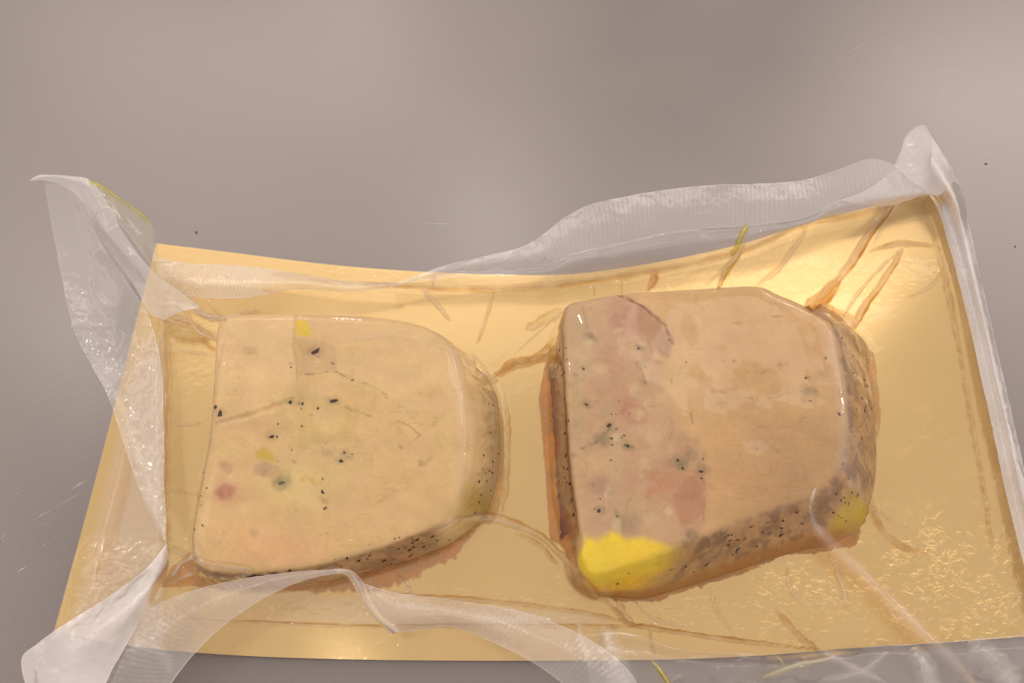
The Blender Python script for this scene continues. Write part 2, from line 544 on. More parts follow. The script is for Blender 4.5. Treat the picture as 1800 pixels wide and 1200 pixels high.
def paint_left(C, u, v):
    B, Ln, P = paint_blob, paint_line, paint_poly
    P(C, u, v, [(385, 545), (520, 545), (519, 700), (380, 742)], (236, 191, 146), 0.7, 4, 6)
    B(C, u, v, 690, 640, 120, 80, (236, 190, 142), 0.7, 10, 0.8)
    B(C, u, v, 680, 860, 130, 110, (230, 182, 134), 0.6, 0, 0.8)
    B(C, u, v, 560, 825, 75, 50, (222, 190, 138), 0.5, 10, 0.8, 8)
    B(C, u, v, 520, 855, 45, 30, (222, 192, 124), 0.4, 0, 0.8, 8)
    B(C, u, v, 600, 570, 60, 20, (232, 178, 142), 0.6, 0, 0.8)
    B(C, u, v, 490, 965, 75, 26, (238, 166, 128), 0.75, -5, 0.8, 6)
    B(C, u, v, 430, 940, 60, 26, (232, 172, 134), 0.6, 0, 0.8, 6)
    P(C, u, v, [(525, 595), (590, 610), (592, 655), (528, 660)], (204, 160, 116), 0.55, 6, 5)
    P(C, u, v, [(522, 690), (560, 690), (600, 700), (640, 730), (600, 775), (550, 780), (525, 800)], (218, 178, 118), 0.7, 8, 4, 3)
    B(C, u, v, 578, 738, 27, 27, (232, 190, 142), 0.9, 0, 0.2, 5)
    Ln(C, u, v, [(380, 742), (430, 730), (480, 715), (515, 700)], 5, (176, 130, 78), 0.85, 3)
    Ln(C, u, v, [(385, 748), (440, 737), (490, 720)], 3, (240, 208, 160), 0.6, 3)  # pale highlight painted under the brown line
    Ln(C, u, v, [(520, 548), (519, 610), (524, 668)], 3.5, (192, 150, 96), 0.8, 3)
    Ln(C, u, v, [(530, 660), (560, 657), (592, 654)], 2.5, (120, 92, 60), 0.8, 2, 0.5)
    Ln(C, u, v, [(592, 654), (605, 661), (622, 670)], 3, (120, 104, 52), 0.8, 2)
    Ln(C, u, v, [(640, 674), (662, 684), (680, 696)], 3, (170, 128, 72), 0.85, 2)
    Ln(C, u, v, [(606, 715), (640, 728), (654, 733)], 3.5, (178, 128, 82), 0.8, 3)
    Ln(C, u, v, [(700, 740), (720, 750), (738, 766), (728, 775)], 2.2, (176, 130, 76), 0.8, 3)
    Ln(C, u, v, [(738, 690), (757, 694), (762, 725), (764, 765), (778, 790)], 4, (206, 158, 84), 0.55, 5, 0.4)
    Ln(C, u, v, [(738, 810), (748, 818), (756, 806)], 5, (182, 142, 76), 0.8, 4)
    Ln(C, u, v, [(470, 706), (510, 704), (530, 690), (545, 676)], 4, (200, 168, 92), 0.7, 4, 0.3)
    Ln(C, u, v, [(600, 760), (570, 782), (545, 800)], 3, (208, 170, 102), 0.7, 3)
    Ln(C, u, v, [(720, 860), (690, 866), (670, 878)], 4, (206, 158, 112), 0.5, 4)
    Ln(C, u, v, [(577, 880), (579, 930), (572, 985)], 3, (206, 164, 112), 0.5, 2)
    Ln(C, u, v, [(700, 770), (708, 800), (716, 860)], 2, (208, 160, 110), 0.4, 3)
    rl = random.Random(9)
    for _ in range(46):
        a_, b_ = rl.uniform(380, 800), rl.uniform(570, 980)
        q_ = rl.choice([(240, 204, 160), (238, 180, 146), (214, 170, 122), (226, 176, 128), (222, 190, 140), (204, 156, 118)])
        z_ = rl.uniform(6, 24)
        B(C, u, v, a_, b_, z_, z_ * rl.uniform(0.25, 0.8), q_, rl.uniform(0.25, 0.5), rl.uniform(0, 180), 0.8, 7, rl.randrange(99))
    for (a_, b_, z_) in [(477, 767, 6), (600, 809, 6), (587, 706, 7), (387, 727, 9), (570, 880, 5), (520, 708, 8), (495, 850, 10)]:
        B(C, u, v, a_, b_, z_ * 1.5, z_, (150, 112, 72), 0.6, 20, 0.8, 5, int(a_))
    P(C, u, v, [(519, 566), (536, 563), (550, 582), (544, 593), (522, 590)], (232, 186, 16), 0.95, 2.5, 3.5)
    P(C, u, v, [(450, 796), (462, 785), (478, 795), (488, 812), (470, 808), (450, 806)], (216, 172, 36), 0.8, 5, 3)
    Ln(C, u, v, [(484, 812), (490, 826), (497, 838)], 4, (214, 170, 46), 0.6, 2)
    Ln(C, u, v, [(530, 843), (546, 842), (560, 850), (566, 846)], 6, (206, 158, 48), 0.7, 4)
    B(C, u, v, 398, 822, 13, 10, (196, 126, 112), 0.85, 20, 0.5, 4)
    B(C, u, v, 399, 866, 24, 22, (214, 148, 120), 0.85, 0, 0.7, 4)
    B(C, u, v, 398, 866, 15, 13, (182, 92, 84), 0.95, 0, 0.5, 4)
    B(C, u, v, 467, 826, 18, 13, (176, 132, 118), 0.9, 10, 0.5, 5)
    B(C, u, v, 497, 845, 17, 14, (128, 118, 70), 0.85, -40, 0.5, 6)
    B(C, u, v, 556, 618, 14, 10, (190, 120, 96), 0.7, 20, 0.5, 3)
    B(C, u, v, 438, 618, 14, 7, (200, 158, 104), 0.8, 0, 0.6, 3)
    B(C, u, v, 500, 752, 22, 14, (206, 166, 122), 0.5, 0, 0.6, 5)
    B(C, u, v, 510, 722, 20, 26, (204, 170, 124), 0.45, 0, 0.7, 8)
    B(C, u, v, 448, 937, 7, 7, (160, 124, 84), 0.6, 0, 0.8, 2)
    B(C, u, v, 430, 748, 40, 7, (216, 160, 118), 0.6, -4, 0.7, 4)
    for (a, b, s, k) in [(585, 640, 2.5, .8), (560, 628, 2, .8), (490, 812, 2, .7), (518, 812, 3, .5), (512, 640, 2, .7), (705, 787, 3, .5), (680, 700, 2, .6),
                         (740, 818, 3, .5), (576, 938, 2, .5), (528, 710, 3, .7), (548, 730, 2, .5), (610, 800, 8, .35), (575, 797, 7, .3)]:
        B(C, u, v, a, b, s * 1.6, s, (96, 78, 48), k, 20, 0.5, 1)


def paint_right(C, u, v):
    B, Ln, P = paint_blob, paint_line, paint_poly
    left = [(985, 530), (1087, 516), (1130, 540), (1167, 572), (1182, 602), (1172, 633), (1165, 680), (1190, 740), (1232, 795), (1240, 840),
            (1236, 925), (1190, 975), (1030, 1030), (985, 930)]
    P(C, u, v, left, (214, 170, 140), 0.8, 9, 14)
    B(C, u, v, 1010, 700, 18, 180, (206, 180, 136), 0.7, 0, 0.7)
    B(C, u, v, 1098, 561, 30, 24, (192, 112, 98), 0.8, 30, 0.7, 6)
    P(C, u, v, [(1122, 540), (1160, 565), (1180, 600), (1172, 632), (1148, 618), (1125, 600), (1110, 585)], (196, 142, 100), 0.8, 6, 6)
    B(C, u, v, 1078, 640, 22, 50, (206, 150, 126), 0.7, -15, 0.8, 8)
    B(C, u, v, 1113, 724, 26, 15, (190, 108, 96), 0.85, 35, 0.7, 5)
    B(C, u, v, 1100, 700, 30, 16, (206, 150, 128), 0.6, 60, 0.8, 5)
    B(C, u, v, 1158, 848, 42, 26, (206, 122, 94), 0.75, -8, 0.8, 8)
    B(C, u, v, 1215, 880, 24, 44, (202, 124, 98), 0.75, 5, 0.6, 7)
    B(C, u, v, 1195, 800, 26, 30, (210, 152, 120), 0.6, 0, 0.8, 8)
    P(C, u, v, [(1200, 845), (1238, 820), (1234, 905), (1200, 925), (1180, 880)], (190, 134, 106), 0.55, 6, 5)
    B(C, u, v, 1030, 640, 9, 60, (210, 184, 146), 0.7, 8, 0.7, 5)
    B(C, u, v, 1080, 810, 14, 46, (216, 190, 152), 0.7, 8, 0.7, 6)
    B(C, u, v, 1118, 890, 12, 40, (218, 186, 146), 0.7, 16, 0.7, 6)
    B(C, u, v, 1055, 855, 22, 16, (172, 130, 112), 0.85, 0, 0.6, 6)
    B(C, u, v, 1104, 922, 18, 18, (160, 132, 100), 0.85, 0, 0.6, 6)
    B(C, u, v, 1060, 925, 26, 16, (196, 156, 124), 0.6, 0, 0.7, 6)
    B(C, u, v, 1056, 776, 18, 12, (150, 128, 90), 0.6, -30, 0.7, 6)
    B(C, u, v, 1184, 812, 20, 12, (140, 114, 88), 0.55, 20, 0.7, 6)
    B(C, u, v, 1340, 620, 110, 70, (222, 166, 116), 0.6, 0, 0.8, 8)
    B(C, u, v, 1330, 850, 120, 70, (206, 146, 98), 0.6, -10, 0.8)
    B(C, u, v, 1360, 760, 120, 40, (216, 160, 108), 0.5, 0, 0.8)
    B(C, u, v, 1180, 655, 30, 18, (214, 180, 108), 0.6, 0, 0.8, 8)
    Ln(C, u, v, [(1087, 518), (1108, 528), (1130, 541), (1150, 557), (1168, 574), (1178, 595), (1181, 605)], 4.6, (150, 76, 46), 1.2, 2)
    Ln(C, u, v, [(1181, 600), (1178, 620), (1172, 633)], 2.6, (172, 116, 80), 0.6, 2, 0.3)
    Ln(C, u, v, [(1236, 800), (1238, 850), (1235, 915)], 2.6, (172, 118, 80), 0.7, 3, 0.3)
    Ln(C, u, v, [(1060, 762), (1045, 780), (1022, 790)], 3.5, (104, 94, 62), 0.6, 4, 0.5)
    Ln(C, u, v, [(1072, 748), (1064, 764), (1048, 780)], 3, (84, 86, 54), 0.8, 3, 0.4)
    Ln(C, u, v, [(1247, 690), (1270, 690), (1300, 701), (1345, 702), (1380, 694), (1410, 690)], 2.6, (186, 134, 84), 0.8, 4, 0.5)
    Ln(C, u, v, [(1250, 686), (1275, 692)], 5, (190, 140, 96), 0.7, 4, 0.4)
    Ln(C, u, v, [(1335, 655), (1370, 642), (1385, 640)], 2.6, (190, 140, 92), 0.7, 4, 0.4)
    Ln(C, u, v, [(1298, 798), (1330, 790), (1355, 770)], 3, (190, 140, 92), 0.6, 5, 0.5)
    Ln(C, u, v, [(1330, 748), (1390, 754), (1412, 735)], 2.4, (184, 134, 86), 0.6, 4, 0.5)
    Ln(C, u, v, [(1213, 728), (1216, 745)], 2.6, (150, 108, 66), 0.8, 2)
    Ln(C, u, v, [(1178, 735), (1182, 755), (1176, 775)], 2.6, (194, 152, 96), 0.8, 4)
    Ln(C, u, v, [(1345, 556), (1358, 560), (1376, 557)], 3.2, (160, 108, 72), 0.7, 3, 0.3)
    Ln(C, u, v, [(1108, 630), (1128, 655), (1134, 672)], 2.6, (164, 120, 88), 0.7, 4, 0.4)
    Ln(C, u, v, [(1024, 540), (1034, 580), (1042, 600)], 4, (168, 138, 96), 0.6, 4, 0.4)
    Ln(C, u, v, [(1114, 862), (1106, 880), (1098, 900)], 4, (180, 148, 108), 0.7, 4)
    Ln(C, u, v, [(1250, 860), (1300, 850), (1350, 862)], 3, (200, 146, 100), 0.5, 6, 0.4)
    C[:] = C * (np.array([0.90, 0.83, 0.80]) * (1 - 0.18 * sstep(1240, 1400, u) * sstep(560, 850, v))[:, None])  # soft shade of the photographer painted in towards the lower right
    rl = random.Random(5)
    for _ in range(70):
        a_, b_ = rl.uniform(1000, 1225), rl.uniform(545, 935)
        if a_ > 1170 and b_ < 780: continue
        q_ = rl.choice([(226, 196, 158), (228, 200, 160), (192, 158, 126), (206, 148, 124), (178, 150, 112), (224, 186, 140), (168, 140, 108)])
        z_ = rl.uniform(5, 17)
        B(C, u, v, a_, b_, z_, z_ * rl.uniform(0.4, 0.9), q_, rl.uniform(0.3, 0.6), rl.uniform(0, 180), 0.8, 6, rl.randrange(99))
    for (a_, b_, z_) in [(1071, 750, 9), (1060, 770, 10), (1195, 815, 9), (1232, 825, 8), (1103, 786, 9), (1038, 596, 8), (1125, 612, 6), (1031, 712, 6), (1085, 905, 6), (1052, 897, 6), (1420, 690, 10), (1212, 800, 10)]:
        B(C, u, v, a_, b_, z_ * 1.4, z_, (120, 104, 66), 0.75, 30, 0.8, 7, int(a_))
    yel = [(1000, 1060), (1014, 985), (1028, 943), (1052, 950), (1076, 936), (1100, 945), (1129, 945), (1160, 956), (1200, 968), (1210, 1000), (1130, 1060)]
    P(C, u, v, yel, (250, 204, 8), 0.97, 4, 9)
    B(C, u, v, 1110, 985, 60, 22, (240, 184, 30), 0.5, -15, 0.8, 10)
    B(C, u, v, 1060, 990, 26, 18, (252, 214, 60), 0.5, 0, 0.8, 8)
    B(C, u, v, 1195, 965, 40, 14, (190, 150, 70), 0.7, -15, 0.6, 5)
    for (a, b, s, k) in [(1123, 612, 3, .7), (1134, 648, 2, .7), (1025, 648, 3, .5), (1036, 591, 5, .6), (1110, 786, 3, .6), (1270, 636, 2, .5), (1330, 790, 2, .5),
                         (1288, 636, 3, .4), (1418, 664, 3.5, .6), (1432, 688, 2.5, .7), (1366, 793, 4, .4), (1352, 826, 2, .6), (1130, 675, 5, .4), (1412, 705, 4, .4),
                         (1180, 675, 2, .6), (1008, 800, 4, .5), (1012, 660, 3, .5), (1218, 940, 9, .7), (1206, 955, 6, .5)]:
        B(C, u, v, a, b, s * 1.5, s, (92, 74, 52), k, 30, 0.5, 1)


def build_slice(pairs, zt, seed, painter, label):
    NA, NS, NR = 900, 56, 175
    tp = np.array([p[0] for p in pairs], float); bp = np.array([p[1] for p in pairs], float)
    tp3 = unproj(tp[:, 0], tp[:, 1], zt); bp3 = on_board(bp[:, 0], bp[:, 1], 0.0003)
    R = np.concatenate([tp3, bp3], 1)
    m = len(R)
    R3 = np.concatenate([R[-3:], R, R[:4]])
    Q = catmull(R3, (len(R3) - 1) * 60 + 1)[3 * 60:(3 + m) * 60 + 1]
    L = np.concatenate([[0], np.cumsum(np.linalg.norm(np.diff(Q[:, :3], axis=0), axis=1))])
    s = np.linspace(0, L[-1], NA, endpoint=False)
    Q = np.stack([np.interp(s, L, Q[:, j]) for j in range(6)], -1)
    tpz, btz = Q[:, :3], Q[:, 3:]
    rows, ts, kinds = [], [], []
    cen = tpz.mean(0)
    ang = np.arange(NA) / NA * 2 * math.pi
    inward = cen[None, :2] - tpz[:, :2]
    inward /= np.linalg.norm(inward, axis=1)[:, None]
    rb = 0.0016                                           # rounded shoulder
    for k in range(NS):
        f = k / (NS - 1)
        P = btz * (1 - f) + tpz * f
        # rounded corner near the top, small tuck at the base
        d = np.clip((f - 0.80) / 0.20, 0, 1)
        P[:, :2] += inward * (rb * (1 - np.sqrt(np.clip(1 - d * d, 0, 1))) * 0.9)[..., None] if np.ndim(d) else inward * (rb * (1 - math.sqrt(max(0, 1 - d * d))) * 0.9)
        P[:, 2] = btz[:, 2] * (1 - f) + zt * f
        bul = math.sin(f * math.pi) * 0.0006
        P[:, :2] -= inward * bul
        nz = fbm(ang * 14 + seed, np.full(NA, f * 5.0), 4, seed) * 0.0014 * math.sin(min(1, f * 1.2) * math.pi)
        P[:, :2] -= inward * nz[:, None]
        rows.append(P); ts.append(np.full(NA, f))
    rim = rows[-1].copy()
    for k in range(1, NR + 1):
        f = k / NR
        P = rim * (1 - f) + np.array([cen[0], cen[1], zt]) * f
        ed = (1 - f) ** 1
        dome = 0.0007 * (1 - math.exp(-f * 14))
        P[:, 2] = zt + dome + fbm(P[:, 0] * 60, P[:, 1] * 60, 3, seed + 4) * 0.0008 * min(1, f * 8) - 0.0
        rows.append(P); ts.append(np.full(NA, 1.0 + f))
    V = np.concatenate(rows); tt = np.concatenate(ts)
    u, v = plan(V, zt)
    side = tt < 1
    C = np.tile(s2l(228, 182, 132), (len(V), 1))
    C *= (1 + 0.06 * fbm(u / 50, v / 50, 4, seed + 9) * 2)[:, None]
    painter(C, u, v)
    lob = fbm(u / 38, v / 30, 3, seed + 40); fine_ = fbm(u / 5, v / 5, 3, seed + 41); vein = np.abs(fbm(u / 60 + 2 * lob, v / 45, 4, seed + 42))
    C *= (1 + 0.16 * lob + 0.10 * fine_ - 0.10 * np.exp(-(vein / 0.012) ** 2))[:, None]
    C[:, 2] *= 1 - 0.10 * np.exp(-(vein / 0.02) ** 2) + 0.1 * fbm(u / 24, v / 24, 3, seed + 44)
    sat = 1 - C[:, 2] / np.maximum(C[:, 0], 1e-4)
    gg = 1.14 + 0.04 * sstep(0.80, 0.97, sat)
    C[:] = np.minimum(C * np.stack([1.0 + 0 * gg, gg, 1.03 + 0 * gg], -1) * 0.90, 0.94)
    # rind: the seasoned, browner outside of the terrine
    an = np.tile(ang, len(rows))
    rd = np.clip(1 - sstep(0.90, 0.985, tt + 0.04 * fbm(an * 25, tt * 3, 3, seed + 1)), 0, 1)
    rn = fbm(an * 16, tt * 6, 4, seed + 2)
    rn2 = fbm(an * 60, tt * 16, 3, seed + 12)
    rind = s2l(196, 152, 96) * (1 - sstep(-0.15, 0.2, rn))[:, None] + s2l(152, 112, 72) * sstep(-0.15, 0.2, rn)[:, None]
    rind = rind * (1 + 0.5 * rn2)[:, None]
    return V, tt, an, u, v, C, rd, rind, rows, NA


def finish_slice(V, tt, C, rd, rind, rows, NA, label):
    C = C * (1 - rd[:, None]) + rind * 0.84 * rd[:, None]
    root = empty('foie_gras_slice', tuple(np.append(V[:NA, :2].mean(0), 0.004)))
    tag(root, label, 'foie gras', 'foie gras slices')
    Fq = grid_faces(len(rows), NA, True)
    o = rel(mesh_obj('flesh', V, Fq, MEAT, attrs={'paint': ('FLOAT_COLOR', np.clip(C, 0, 1))}), root)
    bvh = BVHTree.FromPolygons([tuple(x) for x in V[::1]], Fq.tolist())
    return root, bvh


d1 = build_slice(S1, ZT1, 11, paint_left, '')
V, tt, an, u, v, C, rd, rind, rows, NA = d1
# left slice: thin brown left rim, cream right side with its lit gradient painted in, yellow foot
ul, vl = plan(V, 0.004)
rind1 = rind.copy()
gy_ = (sstep(760, 830, u) * (1 - sstep(0.05, 0.5, tt)))[:, None]
sm = sstep(740, 800, u)[:, None]
rind1 = rind1 * (1 - sm) + (rind1 * 0.22 + s2l(250, 222, 166) * 0.78) * sm * (0.90 + 0.35 * sstep(0.0, 0.9, tt))[:, None] + 0
rd = rd * sstep(590, 690, v + np.maximum(0, u - 700) * 0.8) * (0.45 + 0.55 * sstep(760, 860, v + np.maximum(0, u - 700)))
mk = (sstep(780, 840, ul) * sstep(840, 900, vl))[:, None] * 0.7
rind1 = rind1 * (1 - mk) + s2l(198, 168, 50) * mk
slice1, bvh1 = finish_slice(V, tt, C, rd, rind1, rows, NA,
                            'left pale pink foie gras slice with two small pink spots and a yellow triangle')
V1, Fn1 = V, None
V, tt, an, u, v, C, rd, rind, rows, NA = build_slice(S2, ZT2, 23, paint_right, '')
ul, vl = plan(V, 0.004)
mk = ((1 - sstep(1120, 1195, ul + 0.6 * (vl - 990))) * sstep(915, 960, vl))[:, None]
rind2 = rind * (1 - mk) + s2l(250, 200, 8) * mk
mk = (sstep(1430, 1460, ul) * sstep(860, 905, vl) * (1 - sstep(0.3, 0.9, tt)))[:, None] * 0.9
rind2 = rind2 * (1 - mk) + s2l(214, 184, 40) * mk
mk = ((1 - sstep(0.15, 0.42, tt)) * sstep(900, 960, vl))[:, None] * 0.9
rind2 = rind2 * (1 - mk) + s2l(176, 112, 24) * mk
mk = ((1 - sstep(2, 16, u - (988 + (v - 620) * 0.09))) * (1 - sstep(0.93, 1.0, tt)) * sstep(540, 590, v))[:, None] * 0.9
rind2 = rind2 * (1 - mk) + s2l(120, 56, 24) * mk
# the yellow fat corner carries no rind along its edge
mk = ((1 - sstep(1150, 1210, u)) * sstep(930, 950, v))
rd = rd * (1 - mk * sstep(0.5, 0.8, tt))
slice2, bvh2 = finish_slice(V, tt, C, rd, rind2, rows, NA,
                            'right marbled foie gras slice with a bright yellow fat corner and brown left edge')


def hit(u, v, bvh):
    d = unproj(u, v, 0.0) - CAMP
    d = Vector(d).normalized()
    loc, nor, idx, dist = bvh.ray_cast(Vector(CAMP), d)
    return loc, nor




def fleck_mesh(seed):
    """small angular chip of ground pepper"""
    r = random.Random(seed)
    t = (1 + 5 ** .5) / 2
    vs = [(-1, t, 0), (1, t, 0), (-1, -t, 0), (1, -t, 0), (0, -1, t), (0, 1, t), (0, -1, -t), (0, 1, -t), (t, 0, -1), (t, 0, 1), (-t, 0, -1), (-t, 0, 1)]
    fs = [(0, 11, 5), (0, 5, 1), (0, 1, 7), (0, 7, 10), (0, 10, 11), (1, 5, 9), (5, 11, 4), (11, 10, 2), (10, 7, 6), (7, 1, 8), (3, 9, 4), (3, 4, 2), (3, 2, 6), (3, 6, 8),
          (3, 8, 9), (4, 9, 5), (2, 4, 11), (6, 2, 10), (8, 6, 7), (9, 8, 1)]
    vs = [tuple(c * k for c in p) for p, k in ((p, 0.52 * r.uniform(0.45, 1.35)) for p in vs)]
    me = bpy.data.meshes.new('pepper_grain')
    me.from_pydata(vs, [], fs)
    me.materials.append(PEPPER if seed % 4 else HERB)
    return me


FM = [fleck_mesh(k) for k in range(8)]


def fleck(u, v, sx, sy, rot, bvh, root, k=None, lift=0.0):
    loc, nor = hit(u, v, bvh)
    if loc is None: return
    if nor.z < 0 and abs(nor.z) > 0.3: nor = -nor
    if nor.dot(Vector(CAMP) - loc) < 0: nor = -nor
    sx *= random.uniform(0.75, 1.15); sy *= random.uniform(0.65, 1.05); rot += random.uniform(-25, 25)
    me = FM[(k if k is not None else random.randrange(8))]
    o = bpy.data.objects.new('pepper_grain', me)
    COL.objects.link(o)
    px = 0.000178                                            # one photo pixel on the slice, in metres
    q = nor.to_track_quat('Z', 'Y').to_matrix()
    from mathutils import Matrix
    rm = Matrix.Rotation(math.radians(-rot), 3, 'Z')
    o.matrix_world = Matrix.Translation(loc + nor * 0.00005) @ (q @ rm @ Matrix.Diagonal((sx * px * .5, sy * px * .5, 0.00022))).to_4x4()
    mw = o.matrix_world.copy()
    o.parent = root
    o.matrix_parent_inverse = Matrix.Translation(-Vector(root.location))
    o.matrix_basis = mw


for (a, b, sx, sy, r) in [(556, 617, 22, 14, 20), (387, 727, 14, 13, 0), (477, 767, 11, 10, 0), (489, 745, 5, 4, 0), (587, 705, 14, 7, -15),
                          (600, 809, 11, 7, 20), (495, 848, 17, 12, -35), (567, 864, 5, 10, -10), (572, 893, 8, 5, 0), (510, 707, 7, 6, 0), (532, 709, 8, 4, 0),
                          (619, 668, 7, 4, 30), (586, 639, 4, 4, 0), (512, 645, 4, 4, 0), (513, 790, 3, 3, 0), (379, 715, 6, 9, 30), (372, 704, 4, 6, 20)]:
    fleck(a, b, sx, sy, r, bvh1, slice1)
for (a, b, sx, sy, r) in [(349, 873, 5, 12, 10), (353, 850, 5, 9, 10), (358, 830, 6, 16, 15), (367, 780, 6, 12, 20), (362, 806, 4, 7, 20), (345, 900, 4, 7, 10), (372, 670, 3, 9, 0),
                          (370, 760, 3, 7, 10), (342, 930, 4, 8, 10), (509, 1002, 12, 6, -5), (440, 1012, 20, 4, -5), (455, 1010, 22, 4, -5), (480, 1007, 12, 4, -5), (650, 975, 8, 4, -15),
                          (725, 953, 16, 6, -20), (733, 948, 10, 6, -20), (720, 966, 10, 5, -20), (712, 962, 8, 4, -15), (722, 976, 12, 5, -15), (675, 985, 9, 6, 0),
                          (687, 990, 9, 6, -15), (768, 949, 5, 5, 0), (790, 948, 5, 5, 0), (859, 710, 5, 5, 0), (866, 712, 4, 6, 0), (842, 846, 5, 10, 20), (848, 823, 4, 7, 0),
                          (842, 882, 4, 8, 15), (855, 845, 3, 7, 10), (876, 797, 3, 6, 0), (845, 870, 3, 5, 0), (700, 964, 7, 4, -20), (745, 960, 7, 4, -20), (770, 965, 4, 4, 0),
                          (560, 1000, 9, 4, -8), (600, 995, 7, 4, -8), (630, 985, 8, 4, -12), (760, 942, 9, 4, -20), (850, 800, 4, 6, 10), (835, 900, 5, 5, 0), (862, 760, 3, 5, 0)]:
    fleck(a, b, sx, sy, r, bvh1, slice1)
for (a, b, sx, sy, r) in [(1031, 711, 8, 6, 0), (1071, 747, 10, 6, 10), (1074, 770, 5, 6, 0), (1103, 784, 8, 5, 10), (1098, 782, 4, 5, 0), (1076, 782, 5, 5, 0), (1191, 809, 6, 5, 20),
                          (1200, 823, 8, 5, 30), (1232, 828, 5, 9, 0), (1236, 806, 7, 4, 0), (1052, 897, 6, 6, 0), (1085, 907, 5, 4, 0), (1123, 612, 5, 4, 0),
                          (1206, 637, 7, 3, 15), (1025, 648, 4, 5, 0), (1452, 629, 6, 5, 0), (1475, 727, 9, 7, 0), (1424, 704, 6, 4, 0), (1416, 664, 5, 5, 0), (1176, 597, 5, 4, 0),
                          (1180, 668, 3, 3, 0), (1134, 672, 3, 4, 0), (1055, 876, 3, 4, 0), (1233, 840, 4, 7, 0)]:
    fleck(a, b, sx, sy, r, bvh2, slice2)
for (a, b, sx, sy, r) in [(1485, 607, 4, 14, -25), (1480, 594, 5, 7, -20), (1500, 655, 5, 12, -30), (1519, 668, 5, 10, 0), (1525, 678, 5, 7, 0), (1520, 722, 9, 6, 0), (1514, 770, 6, 7, 0),
                          (1481, 815, 8, 6, 0), (1470, 868, 8, 5, -15), (1487, 915, 5, 5, 0), (1478, 880, 5, 4, 0), (1527, 835, 12, 10, 0), (1515, 700, 4, 5, 0), (1530, 770, 4, 6, 0),
                          (1508, 868, 10, 7, 0), (1321, 925, 7, 6, 0), (1297, 965, 12, 7, -20), (1283, 949, 8, 5, 0), (1280, 958, 6, 5, 0), (1280, 940, 8, 5, 0), (1241, 992, 10, 6, 0),
                          (1258, 978, 8, 6, -10), (1372, 940, 14, 8, -10), (1374, 928, 5, 5, 0), (1350, 918, 9, 5, 0), (1376, 915, 6, 4, 0), (1340, 935, 6, 4, 0), (1400, 900, 5, 4, 0),
                          (1105, 1007, 7, 4, -20), (1085, 1025, 7, 4, -10), (1205, 995, 6, 4, 0), (1180, 1000, 7, 4, -10), (1310, 945, 5, 4, 0), (1410, 920, 6, 4, 0), (1425, 905, 5, 5, 0),
                          (1220, 1005, 5, 4, 0), (1330, 960, 5, 4, 0), (1495, 750, 4, 8, 0), (1505, 800, 5, 5, 0), (1500, 625, 4, 6, 0), (1465, 900, 5, 5, 0), (1492, 840, 5, 5, 0),
                          (992, 700, 5, 12, 0), (986, 640, 4, 8, 0), (988, 660, 4, 9, 0), (993, 760, 5, 10, 0), (995, 800, 5, 14, 0), (1001, 850, 5, 12, 0), (1004, 880, 6, 18, 0),
                          (1008, 905, 5, 10, 0), (984, 615, 5, 7, 0), (989, 730, 4, 8, 0)]:
    fleck(a, b, sx, sy, r, bvh2, slice2)

for (cu, cv, ru, rv, n_, bvh_, root_) in [(1300, 955, 120, 24, 14, bvh2, slice2), (1512, 720, 16, 110, 12, bvh2, slice2), (1080, 770, 50, 90, 12, bvh2, slice2),
                                        (1480, 880, 40, 40, 10, bvh2, slice2), (700, 968, 90, 14, 12, bvh1, slice1), (356, 860, 8, 90, 12, bvh1, slice1), (560, 740, 90, 90, 10, bvh1, slice1),
                                        (856, 840, 14, 50, 6, bvh1, slice1), (994, 760, 6, 150, 14, bvh2, slice2)]:
    for _ in range(n_):
        z_ = random.uniform(1.8, 4.6)
        fleck(random.gauss(cu, ru * 0.55), random.gauss(cv, rv * 0.55) - (0.28 * ru * random.uniform(-1, 1) if ru > 80 else 0), z_ * random.uniform(0.9, 1.7), z_, random.uniform(0, 180), bvh_, root_)

